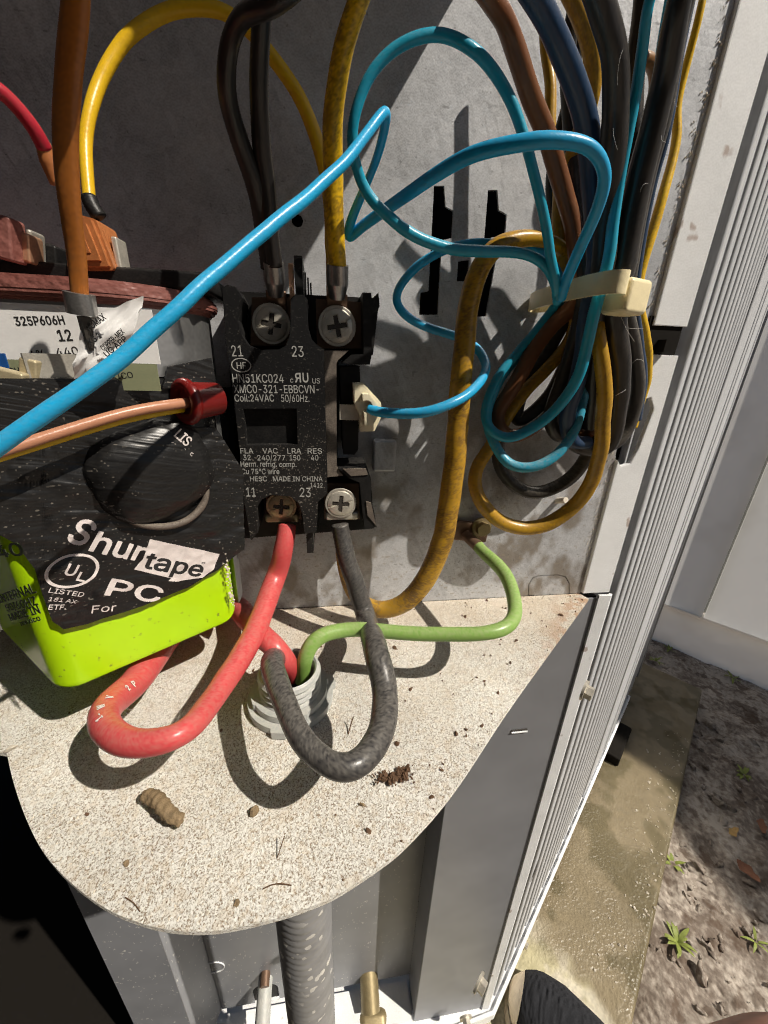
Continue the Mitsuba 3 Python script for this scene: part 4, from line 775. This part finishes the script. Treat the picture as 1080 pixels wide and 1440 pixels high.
def ringm(c, r0, r1, sx=1.0):
    g = shapely.affinity.scale(Point(*c).buffer(r1, 32).difference(Point(*c).buffer(r0, 32)), sx, 0.82); e = trimesh.creation.extrude_polygon(g, 0.0001, engine='earcut')
    e.apply_transform(basis(o_ + fn_ * off - [0, 0, o_[2]], e1, [0, 0, 1], fn_)); return crumple(e)
rr = mm(30, face(102, 802))
obj('emblem', cat(ringm(ul, rr * 0.87, rr), fprint('U', (86, 806), (104, 809), 17), fprint('L', (104, 815), (118, 817), 13)), 'ink_white', tapeend, False)
# torn white threads along the right cut of the tape
tp = [face(316 + 12 * t_, 780 + 70 * t_, 0.002) for t_ in np.linspace(0, 1, 60)]
obj('torn_edge', scatter_blobs(np.array(tp) + rng.standard_normal((60, 3)) * 0.0005, rng.uniform(0.0002, 0.0007, 60), 8), 'pale_bits', bx, False)
# the round lump under the tape
lc = face(214, 660); rl = mm(78, lc)
m_ = trimesh.creation.icosphere(subdivisions=4); v = np.array(m_.vertices)
v = np.sign(v) * np.abs(v) ** 0.72; v *= [rl * 0.98, rl * 0.84, 0.0085]
v = v * (1 + 0.10 * (meshkit.fbm(v * 260, 3, 6) - 0.5))[:, None]; m_.vertices = v; th_ = -0.30
m_.apply_transform(basis(lc + fn_ * 0.001, math.cos(th_) * e1 + math.sin(th_) * np.array([0, 0, -1]), math.cos(th_) * np.array([0, 0, 1]) + math.sin(th_) * e1, fn_)); m_.fix_normals()
lump = obj('tape_lump', m_, 'black_tape', bx, True, label='round lump bulging under the tape')
arc = [face(a, b, 0.0045) for a, b in ((158, 716), (180, 730), (206, 739), (235, 740), (262, 732), (281, 716), (290, 698), (291, 682))]
pa, _, _ = spline(arc, 0.0006); obj('tape_fold', sweep(pa, np.interp(np.linspace(0, 1, len(pa)), [0, .2, .8, 1], [0.0006, 0.0011, 0.0012, 0.0006]), 12), 'dusty_lit_black', bx, True, label='dusty folded edge of the tape round the lump, coloured paler as its lit rim')  # paler tube stands in for the sunlit rim of the lump
obj('lettering', cat(fprint('LIS', (243, 612), (262, 628), 14, True, 0.0085), fprint('181B-F', (236, 628), (268, 645), 9, False, 0.0085), fprint('25TE', (236, 645), (258, 655), 10, True, 0.0085)), 'ink_white', lump, False)
# left face print
def lface(px, py, off=0.0004): return on_plane(px, py, o_ + ln * off, ln)
def lprint(s, a, b, hpx, bold=True):
    A, B = lface(*a), lface(*b); return text_at(s, A, B - A, ln, mm(hpx, A), np.linalg.norm(B - A), bold, 0.0001)
obj('lettering', cat(lprint('440', (-18, 786), (36, 780), 15), lprint('INTERNAL', (0, 848), (52, 833), 11), lprint('50/60HZ', (10, 860), (54, 850), 10), lprint('MADE IN', (15, 873), (58, 862), 10), lprint('mexico', (30, 880), (58, 872), 7)), 'ink_dark_green', cse, False)
# top terminals
tbp = on_plane(82, 533, o_ + e2 * 0.004, fn_)
tab = m3.Manifold.cube((0.0125, 0.0012, 0.0125), True) - m3.Manifold.cylinder(0.01, 0.0020, 0.0020, 20, True).rotate((90, 0, 0)).translate((-0.0005, 0, -0.002))
tabm = tm(tab); tabm.apply_transform(basis(tbp, unit(e1 * 0.9 + e2 * 0.2 ), unit(e2 - e1 * 0.2), [0, 0, 1])); obj('terminal_tab', tabm, 'tab_metal', bx, False, label='grey metal spade tab with a hole')
for a, b, c, w_, mat in ((12, 545, 40, 0.004, 'tan_metal'), (44, 530, 4, 0.002, 'tan_metal'), (165, 522, 8, 0.005, 'black_plastic'), (20, 560, 8, 0.004, 'can_metal'), (196, 528, 10, 0.003, 'black_plastic')):
    p = on_plane(a, b, o_ + e2 * 0.004, fn_); q_ = rbox((w_ * 2, 0.003, 0.009), 0.0006); q_.apply_transform(trimesh.transformations.rotation_matrix(0.25, [0, 1, 0])); q_.apply_translation(p); obj('terminal_clip', q_, mat, bx)
ear = Polygon([face2(224, 545), face2(232, 515), face2(292, 503), face2(300, 545)])
e = trimesh.creation.extrude_polygon(ear, 0.0012, engine='earcut'); e.apply_transform(basis(o_ + fn_ * 0.0018 - [0, 0, o_[2]], e1, [0, 0, 1], fn_)); obj('tape_ear', e, 'black_tape', bx, 30, label='stiff tape corner standing above the box')
# hanging crumpled black flap in the gap beside the contactor
tl = []
tx, tz = np.meshgrid(np.linspace(0, 1, 10), np.linspace(0, 1, 24), indexing='ij')
p00, p10, p01, p11 = P(286, 545, y=38), P(335, 545, y=22), P(296, 700, y=38), P(338, 715, y=24)
pt = (p00 * ((1 - tx) * (1 - tz))[..., None] + p10 * (tx * (1 - tz))[..., None] + p01 * ((1 - tx) * tz)[..., None] + p11 * (tx * tz)[..., None])
pt = pt + 0.0035 * (meshkit.fbm(np.stack([tx * 3, tz * 6, 0 * tx], -1), 3, 9)[..., None] - 0.5) * np.array([0.4, -1, 0])
ii = np.arange(9)[:, None] * 24 + np.arange(23)[None]; ff = np.stack([ii, ii + 24, ii + 25, ii + 1], -1).reshape(-1, 4)
t1_ = trimesh.Trimesh(pt.reshape(-1, 3), np.vstack([ff[:, [0, 1, 2]], ff[:, [0, 2, 3]]]), process=False); t2_ = t1_.copy(); t2_.apply_translation((0, 0.0004, 0)); t2_.invert()
obj('tape_tail', cat(t1_, t2_), 'black_tape', bx, True, label='crumpled black flap filling the gap beside the contactor')
# red insulated spade with its wires
rs = thing('spade_boot', 'red vinyl terminal boot taped to the upper right of the lime box', 'terminal boot')
c0 = face(262, 565, 0.007); c1 = face(312, 560, 0.004)
obj('shell', cat(cyl(c0, c0 + (c1 - c0) * 0.85, 0.0058, 24, 0.0050)), 'red_vinyl', rs, 40)
tor = trimesh.creation.torus(0.0052, 0.0017, 32, 14); tor.apply_transform(basis(c0, unit(np.cross([0, 0, 1], c1 - c0)), [0, 0, 1], unit(c1 - c0))); obj('collar', tor, 'red_vinyl', rs, True)
sw = thing('salmon_wire', 'salmon wire running left from the red boot across the taped box', 'wire')
def fw(a, b, o): p = face(a, b, o); return p
def face_wire(parent, pts, o, wpx, color):
    path, s, sk = spline([face(a, b, oo) for a, b, oo in pts], 0.0007); m = sweep(path, np.interp(s, [0, 1], [mm(wpx[0], path[0]) / 2, mm(wpx[1], path[-1]) / 2]), 16)
    return obj('insulation', m, 'wire_skin', parent, True, color=wire_colors(m, color, 0.1, 0.05))
face_wire(sw, [(268, 566, 0.0075), (235, 570, 0.009), (180, 580, 0.010), (110, 600, 0.011), (50, 619, 0.012), (-30, 645, 0.013)], 0, (14, 17), (0.42, 0.19, 0.11))
yw2 = thing('yellow_wire', 'thin bright yellow wire along the underside of the salmon wire', 'wire')
face_wire(yw2, [(258, 575, 0.0065), (235, 579, 0.0075), (180, 590, 0.0085), (110, 610, 0.0095), (50, 629, 0.0105), (-30, 654, 0.0115)], 0, (9, 10), (0.66, 0.43, 0.01))

# ------------------------------------------------------------------ small things lying on the shelf
c0 = P(228, 1134, z=4); ax = unit(P(262, 1143, z=4) - P(200, 1122, z=4))
L = np.linalg.norm(P(262, 1143, z=4) - P(200, 1122, z=4)); t = np.linspace(-0.5, 0.5, 30)
pathc = np.array([c0 + ax * L * a + np.array([0, 0, -0.0005 + 0.0012 * math.cos(3 * a)]) + np.cross(ax, [0, 0, 1]) * 0.0015 * math.sin(4 * a) for a in t])
rr_ = mm(9.6, c0) * (0.72 + 0.30 * np.cos(t * 2.4) + 0.07 * np.sin(t * 42)); cm_ = sweep(pathc, rr_, 20)
v = np.array(cm_.vertices); v += np.array(cm_.vertex_normals) * (0.0010 * (meshkit.fbm(v * 900, 3, 2) - 0.5))[:, None]; cm_.vertices = v
single('cocoon', cm_, 'clay_bug', 'brown mottled insect cocoon lying on the front of the shelf', 'cocoon', smooth=True)
q_ = P(555, 1092, z=1); k = 190
single('debris_pile', scatter_blobs(q_ + np.c_[rng.normal(0, 0.0027, k), rng.normal(0, 0.0010, k), np.abs(rng.normal(0, 0.0005, k))], rng.gamma(2.0, 0.00021, k).clip(0.00015, 0.0009), 21, 0.6, 1), 'brown_bits', 'small heap of dark brown crumbs right of the black wire loop', 'debris', smooth=False)
for lab, (a, b), s_ in (('flat brown seed chip lying left of centre on the shelf', (358, 1143), 0.0019), ('tiny brown chip under the debris heap', (509, 1131), 0.0011), ('small dark chip near the front left of the shelf', (178, 1214), 0.0009), ('reddish chip near the front edge of the shelf', (333, 1270), 0.0008), ('pale brown chip at the left corner of the shelf', (14, 1053), 0.0024)):
    m_ = scatter_blobs([P(a, b, z=0.5)], [s_], int(a), 0.3, 2); single('chip', smooth_mesh(m_, 3), 'clay_bug' if a > 20 else 'pale_bits', lab, 'chip', smooth=True)
for lab, pts in (('dark curved twig standing on the front of the shelf', [(400, 1176, 0, 4), (396, 1188, 0, 2.5), (390, 1206, 0, 0.4)]), ('thin brown hair curl at the right front of the shelf', [(370, 1250, 0, .5), (388, 1243, 0, 1), (410, 1245, 0, .4)]), ('thin stem lying at the front left of the shelf', [(176, 1262, 0, .5), (188, 1270, 0, .7), (197, 1282, 0, .3)]), ('short straw standing behind the grey wire loop', [(497, 1008, 0, 5), (493, 1020, 0, 2), (490, 1032, 0, .4)])):
    m_, _ = wire_mesh(pts, 1.9, sides=8); single('twig', m_, 'brown_bits', lab, 'twig', smooth=True)
# cobweb strands
cw = thing('cobweb', 'wispy cobweb strands inside the red wire loop', 'cobweb')
for k in range(42):
    a0, a1 = rng.uniform(150, 230), rng.uniform(230, 300); m_, _ = wire_mesh([(a0, rng.uniform(990, 1030), 0, rng.uniform(20, 36)), ((a0 + a1) / 2, rng.uniform(1000, 1040), 0, rng.uniform(12, 30)), (a1, rng.uniform(965, 1030), 0, rng.uniform(16, 36))], 0.2, sides=5, step=0.002); obj('strand', m_, 'web', cw, True)

# ------------------------------------------------------------------ pipes at the foot of the lower panel
pp = thing('drain_pipe', 'thin grey pipe leaving the slot at the foot of the lower panel', 'pipe')
a = P(372, 1392, y=-22); obj('tube', cat(cyl(a + [0, 0.02, 0.006], a + [0.0, -0.07, -0.03], 0.0075, 24)), 'fitting_grey', pp)
m_ = cyl(a + [0.001, -0.002, 0.012], a + [0.001, 0.01, 0.014], 0.005, 16); obj('collar', m_, 'brown_metal', pp)
vl = thing('service_valve', 'brass service valve in the slot right of the conduit', 'valve')
a = P(520, 1400, y=-18)
obj('neck', cyl(a + [0, 0.02, 0.012], a + [0, -0.010, -0.006], 0.0105, 28), 'brass', vl)
bd = rbox((0.034, 0.05, 0.036), 0.008); bd.apply_transform(trimesh.transformations.rotation_matrix(0.3, [1, 0, 0])); bd.apply_translation(a + [0.003, -0.025, -0.034]); obj('body', bd, 'brass', vl, 40)
num = text_at('8', a + [-0.002, -0.0515, -0.03], [1, 0, 0], [0, -1, 0.3], 0.012, None, True, 0.0003); obj('lettering', num, 'dark_bore', vl, False)
for X0, X1 in ((-0.128, -0.06), (0.045, 0.078)):
    pass
obj('base_ledge', box(-0.125, 0.08, -0.0015, 0.029, -0.566, -0.5605), 'pale_paint', ac, False)

# ------------------------------------------------------------------ fence
FU = float(np.dot(P(930, 905, z=ZG * 1000), U))
fence = thing('vinyl_fence', 'white vinyl privacy fence behind the unit', 'fence')
fo = U * FU
def fpt(px, py): return on_plane(px, py, fo, U)
rail_top = fpt(930, 850)[2]; joint = float(np.dot(fpt(991, 862), N)); pw = 0.286
FH = ZG + 2.46
for k in range(-5, 15):
    n0, n1 = joint + k * pw + 0.0025, joint + (k + 1) * pw - 0.0025
    hh = [FH + min(max(0.95 * (q_ - 2.12), 0), 0.6) for q_ in (n0, n1)]; b = trimesh.creation.extrude_polygon(Polygon([(n0, rail_top - 0.004), (n1, rail_top - 0.004), (n1, hh[1]), (n0, hh[0])]), 0.022, engine='earcut'); b.apply_transform(basis(fo + U * 0.033, N, [0, 0, 1], -U) if np.dot(np.cross(N, [0, 0, 1]), -U) > 0 else basis(fo + U * 0.011, N, [0, 0, 1], U)); fr = (np.array(b.triangles_center) - fo) @ U < 0.0325 if np.dot(np.cross(N, [0, 0, 1]), -U) > 0 else (np.array(b.triangles_center) - fo) @ U < 0.0325; b.update_faces(fr); obj('board', b, 'vinyl_wall', fence, False)  # unseen top edge rises to the right, added to cast the slanted soil shadow
    b = rbox((0.006, 0.02, FH - rail_top - 0.02), 0.001, 8); b.apply_transform(basis(fo + U * 0.026 + N * n0 + [0, 0, (FH + rail_top) / 2], U, -N, [0, 0, 1])); obj('joint', b, 'fitting_grey', fence, 30)
b = rbox((0.045, 20 * pw, rail_top - ZG + 0.03), 0.005, 8); b.apply_transform(basis(fo + U * 0.0225 + N * (joint + 5 * pw) + [0, 0, (rail_top + ZG - 0.03) / 2], U, -N, [0, 0, 1])); fr = (np.array(b.triangles_center) - fo) @ U < 0.04; b.update_faces(fr); obj('rail', b, 'vinyl_wall', fence, 30)

# ------------------------------------------------------------------ pad things, soil things
mt = P(868, 1028, z=ZS * 1000 + 10)
md = un_box(0, 1, 0, 1, 0, 1)
c_u, c_n = float(np.dot(P(858, 1066, z=ZS * 1000 + 12), U)), float(np.dot(P(858, 1066, z=ZS * 1000 + 12), N))
single('rubber_block', un_box(c_u, c_u + 0.10, c_n - 0.06, c_n + 0.016, ZS + 0.001, ZS + 0.022, 0.003), 'rubber', 'dark flat block on the concrete pad beside the far end of the unit', 'block')
k = 900; uu, nn = rng.uniform(0.05, 0.95, k), SL + np.abs(rng.normal(0.02, 0.25, k)) + 0.01
pts_ = U * uu[:, None] + N * nn[:, None] + np.array([0, 0, ZG - 0.002])
single('soil_clods', scatter_blobs(pts_, rng.gamma(1.6, 0.0028, k).clip(0.0012, 0.016), 31, 0.55, 1), 'soil', 'lumps of dry soil and grit beside the concrete pad', None, kind='stuff', smooth=True)
k = 260; uu = rng.uniform(0.25, 0.8, k); nn = SL - np.abs(rng.normal(0, 0.03, k)) - 0.002
single('pad_grit', scatter_blobs(U * uu[:, None] + N * nn[:, None] + np.array([0, 0, ZS + 0.0005]), rng.gamma(1.5, 0.0005, k).clip(0.0003, 0.002), 33, 0.7, 1), 'pale_bits', 'white grit along the edge of the concrete pad', None, kind='stuff', smooth=False)
def blade(base_, d, Lb, w, droop, seed):
    s = np.linspace(0, 1, 9); d = unit(d); side = unit(np.cross(d, [0.1, 0.2, 1])); up = np.array([0, 0, 1.0])
    c = base_ + np.outer(s, d) * Lb + np.outer(-droop * s * s, up) * Lb; wd = w * np.sin(np.pi * (0.12 + 0.88 * s)) ** 0.8
    v = np.vstack([c - side * wd[:, None], c + side * wd[:, None] + up * 0.0006, c - up * 0.0005]); n = 9
    f = [[a, a + 1, n + a + 1] for a in range(8)] + [[a, n + a + 1, n + a] for a in range(8)]
    return trimesh.Trimesh(v[:18], np.array(f), process=False)
def weed(px, py, lab, n, L, w, seed):
    r = np.random.default_rng(seed); b0 = P(px, py, z=ZG * 1000); key = thing('weed', lab, 'weed')
    for k in range(n):
        a = 2 * math.pi * k / n + r.uniform(-.4, .4); obj('leaf', blade(b0, [math.cos(a), math.sin(a), r.uniform(.5, 1.3)], L * r.uniform(.7, 1.1), w, r.uniform(.3, .7), k), 'weed_green', key, True)
weed(952, 1325, 'bright green weed on the sunlit soil by the pad edge', 13, 0.036, 0.0030, 1)
weed(945, 1215, 'tiny weed sprouting at the pad edge near the shadow line', 6, 0.025, 0.003, 2)
weed(1062, 1325, 'pale grassy weed at the right edge of the picture', 5, 0.026, 0.0018, 3)
weed(1045, 1090, 'low green weed growing in the fence shadow', 12, 0.025, 0.0028, 4)
weed(940, 915, 'small weed at the foot of the fence behind the unit', 5, 0.03, 0.003, 5)
weed(1030, 955, 'grass tuft at the fence foot by the right edge', 6, 0.035, 0.003, 6)
weed(922, 930, 'weed between the pad end and the fence', 6, 0.03, 0.003, 7)
def leaf(px, py, z, lab, L, w, mat, seed):
    r = np.random.default_rng(seed); c = P(px, py, z=z); a = r.uniform(0, 6.28); s = np.linspace(-1, 1, 13)
    d = np.array([math.cos(a), math.sin(a), 0]); sd = np.array([-d[1], d[0], 0]); mid_ = c + np.outer(s, d) * L + np.array([0, 0, 0.004])
    mid_ = mid_ + np.outer(0.25 * L * s * s, [0, 0, 1]) + np.outer(0.15 * L * np.sin(2 * s), sd); wd = w * np.clip(1 - s * s, 0.0, 1) ** 0.8 * (1 + .2 * np.sin(7 * s)) * (0.8 + 0.25 * s); lift = np.outer(0.3 * wd, [0, 0, 1])
    v = np.vstack([mid_ - sd * wd[:, None] + lift, mid_, mid_ + sd * wd[:, None] + lift]); f = []
    for a_ in range(12): f += [[a_, a_ + 1, 13 + a_ + 1], [a_, 14 + a_, 13 + a_], [13 + a_, 14 + a_, 27 + a_], [13 + a_, 27 + a_, 26 + a_]]
    single('fallen_leaf', trimesh.Trimesh(v, np.array(f), process=False), mat, lab, 'leaf', smooth=True)
leaf(1030, 1172, ZG * 1000 + 4, 'yellowish dead leaf in the fence shadow', 0.014, 0.007, 'leaf_tan', 1)
leaf(1050, 1228, ZG * 1000 + 4, 'round red-brown dead leaf by the shadow line', 0.017, 0.012, 'leaf_brown', 2)
leaf(1070, 1165, ZG * 1000 + 4, 'red-brown dead leaf at the right edge in shade', 0.016, 0.008, 'leaf_brown', 3)
lf = on_plane(757, 1222, side_o + N * 0.0055, N)
c = lf; s = np.linspace(-1, 1, 11); v = np.vstack([c + np.outer(s, [0.004, 0.002, 0.016]) + np.outer(0.0055 * np.sqrt(1 - s * s + 1e-6), U), c + np.outer(s, [0.004, 0.002, 0.016]) - np.outer(0.0055 * np.sqrt(1 - s * s + 1e-6), U)])
single('fallen_leaf', trimesh.Trimesh(v, np.array([[a, a + 1, 12 + a] for a in range(10)] + [[a, 12 + a, 11 + a] for a in range(10)]), process=False), 'leaf_brown', 'orange-brown leaf caught against the grooved side panel', 'leaf', smooth=True)

# ------------------------------------------------------------------ shoe
shoe = thing('shoe', 'black knit shoe with a pale sole at the bottom edge', 'shoe')
toe = P(722, 1372, z=ZS * 1000 + 25); heel = P(860, 1560, z=ZS * 1000 + 25); toe[2] = heel[2] = ZS
sd_ = unit(heel - toe); Ls = 0.29; sx_ = np.cross([0, 0, 1], sd_)
def shoe_loft(wid, hgt, z0, grow=0.0, keep=None):
    s = np.linspace(0, 1, 40); V = []; a = np.linspace(0, np.pi, 22)
    for u_ in s:
        w_ = np.interp(u_, [0, 0.02, 0.06, 0.15, 0.3, 0.5, 0.75, 0.95, 1], [0.006, 0.018, 0.03, 0.042, 0.048, 0.043, 0.036, 0.03, 0.012]) * wid + grow
        h_ = np.interp(u_, [0, 0.03, 0.08, 0.2, 0.4, 0.6, 0.8, 1], [0.008, 0.028, 0.040, 0.05, 0.065, 0.085, 0.095, 0.085]) * hgt
        V.append(toe + sd_ * Ls * u_ + np.outer(np.cos(a) * w_, sx_) + np.outer(np.sin(a) ** 0.7 * h_ + z0, [0, 0, 1]))
    V = np.array(V); n, m = V.shape[:2]; V = V.reshape(-1, 3); i = np.arange(n - 1)[:, None] * m + np.arange(m)[None]; i2 = np.arange(n - 1)[:, None] * m + (np.arange(m)[None] + 1) % m
    F = np.vstack([np.stack([i.ravel(), i2.ravel(), (i2 + m).ravel()], 1), np.stack([i.ravel(), (i2 + m).ravel(), (i + m).ravel()], 1), [[0, k + 1, k] for k in range(1, m - 1)], [[(n - 1) * m, (n - 1) * m + k, (n - 1) * m + k + 1] for k in range(1, m - 1)]])
    x = trimesh.Trimesh(V, F, process=False); x.fix_normals(); return x
obj('upper', shoe_loft(1.0, 1.0, 0.012), 'knit', shoe, True)
obj('sole', shoe_loft(1.0, 0.36, 0.0005, 0.005), 'sole', shoe, True)
tc = shoe_loft(1.03, 1.03, 0.0125)
sg = 1 if np.dot(sx_, [-1, 0.3, 0]) > 0 else -1
tc = tc.slice_plane(toe + sd_ * 0.012, -sd_ + sx_ * sg * 0.40)
obj('toe_guard', tc, 'sole', shoe, True)

# ------------------------------------------------------------------ added dark wall and mat standing in for shade left of the unit
wall_ = thing('timber_wall', 'added dark timber wall, there to block sky light and darken the left of the unit', 'wall')
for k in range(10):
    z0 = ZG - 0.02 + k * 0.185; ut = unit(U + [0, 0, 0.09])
    b = rbox((0.022, 5.0, 0.19), 0.003, 8); b.apply_transform(basis(U * (-0.46) + N * 0.9 + [0, 0, z0 + 0.09], ut, -N, unit(np.cross(ut, -N)))); obj('board', b, 'shade_dark_wood', wall_, 30)
single('rubber_mat', un_box(-0.44, -0.135, -1.0, 0.16, ZS + 0.001, ZS + 0.010, 0.003), 'rubber', 'added black mat standing in for deep shade on the ground left of the unit', 'mat')  # added near-black sheet that stands in for unlit ground

# ------------------------------------------------------------------ fingertip of the hand that holds the camera
fk = [(1260, 1642, 0.064, 0.0066), (1160, 1628, 0.062, 0.0064), (1085, 1626, 0.061, 0.0058), (1030, 1640, 0.060, 0.0048)]
pts_ = []
for a, b, dd, r in fk: rr_ = ray(a, b); pts_.append((EYE + rr_ / np.linalg.norm(rr_) * dd, r))
fm = m3.Manifold()
for (p0, r0), (p1, r1) in zip(pts_[:-1], pts_[1:]): fm += m3.Manifold.batch_hull([m3.Manifold.sphere(r0, 28).translate(tuple(p0)), m3.Manifold.sphere(r1, 28).translate(tuple(p1))])
fgm = smooth_mesh(tm(fm.refine_to_length(0.0012)), 10)
per = thing('person', 'fingertip of the person taking the picture, at the bottom edge', 'person')
obj('finger', fgm, 'skin', per, True)

# ------------------------------------------------------------------ print on the red wire
ms = []
for ch, a, b in (('P', 163, 972), ('2', 160, 984), ('V', 155, 1003), ('W', 151, 1013), ('-', 149, 1022), ('1', 148, 1030)):
    r_ = unit(ray(a, b)); hit = None
    V_ = red_path; d_ = np.linalg.norm(np.cross(V_ - EYE, r_), axis=1); kk = int(np.argmin(d_)); kk = min(max(kk, 1), len(V_) - 2)
    tg = unit(V_[kk + 1] - V_[kk - 1]); nn_ = -r_; nn_ = unit(nn_ - tg * np.dot(nn_, tg)); rad = 0.5 * mm(40, V_[kk]) * centred(V_[kk]) ** 0.75
    ms.append(text_at(ch, V_[kk] + nn_ * (rad * 1.12 + 0.0005) - np.cross(nn_, tg) * 0.0008, tg, nn_, mm(9, V_[kk]), None, True))
obj('lettering', cat(*ms), 'ink_white', red_key, False)
# loose cobweb threads on the harness
hw = thing('cobweb', 'fine loose threads clinging to the harness near the cable tie', 'cobweb')
for a, b, c_, d_, yy_ in ((873, 445, 892, 480, 44), (878, 460, 905, 462, 40), (888, 512, 905, 508, 34), (866, 556, 880, 548, 36), (868, 120, 880, 60, 66), (900, 270, 912, 258, 58), (930, 190, 936, 200, 56), (948, 140, 953, 150, 48), (862, 180, 868, 210, 64)):
    m_, _ = wire_mesh([(a, b, yy_), ((a + c_) / 2 + rng.uniform(-5, 5), (b + d_) / 2 + rng.uniform(-5, 5), yy_ + 1), (c_, d_, yy_)], 0.5, sides=5, step=0.002); obj('strand', m_, 'web', hw, True)
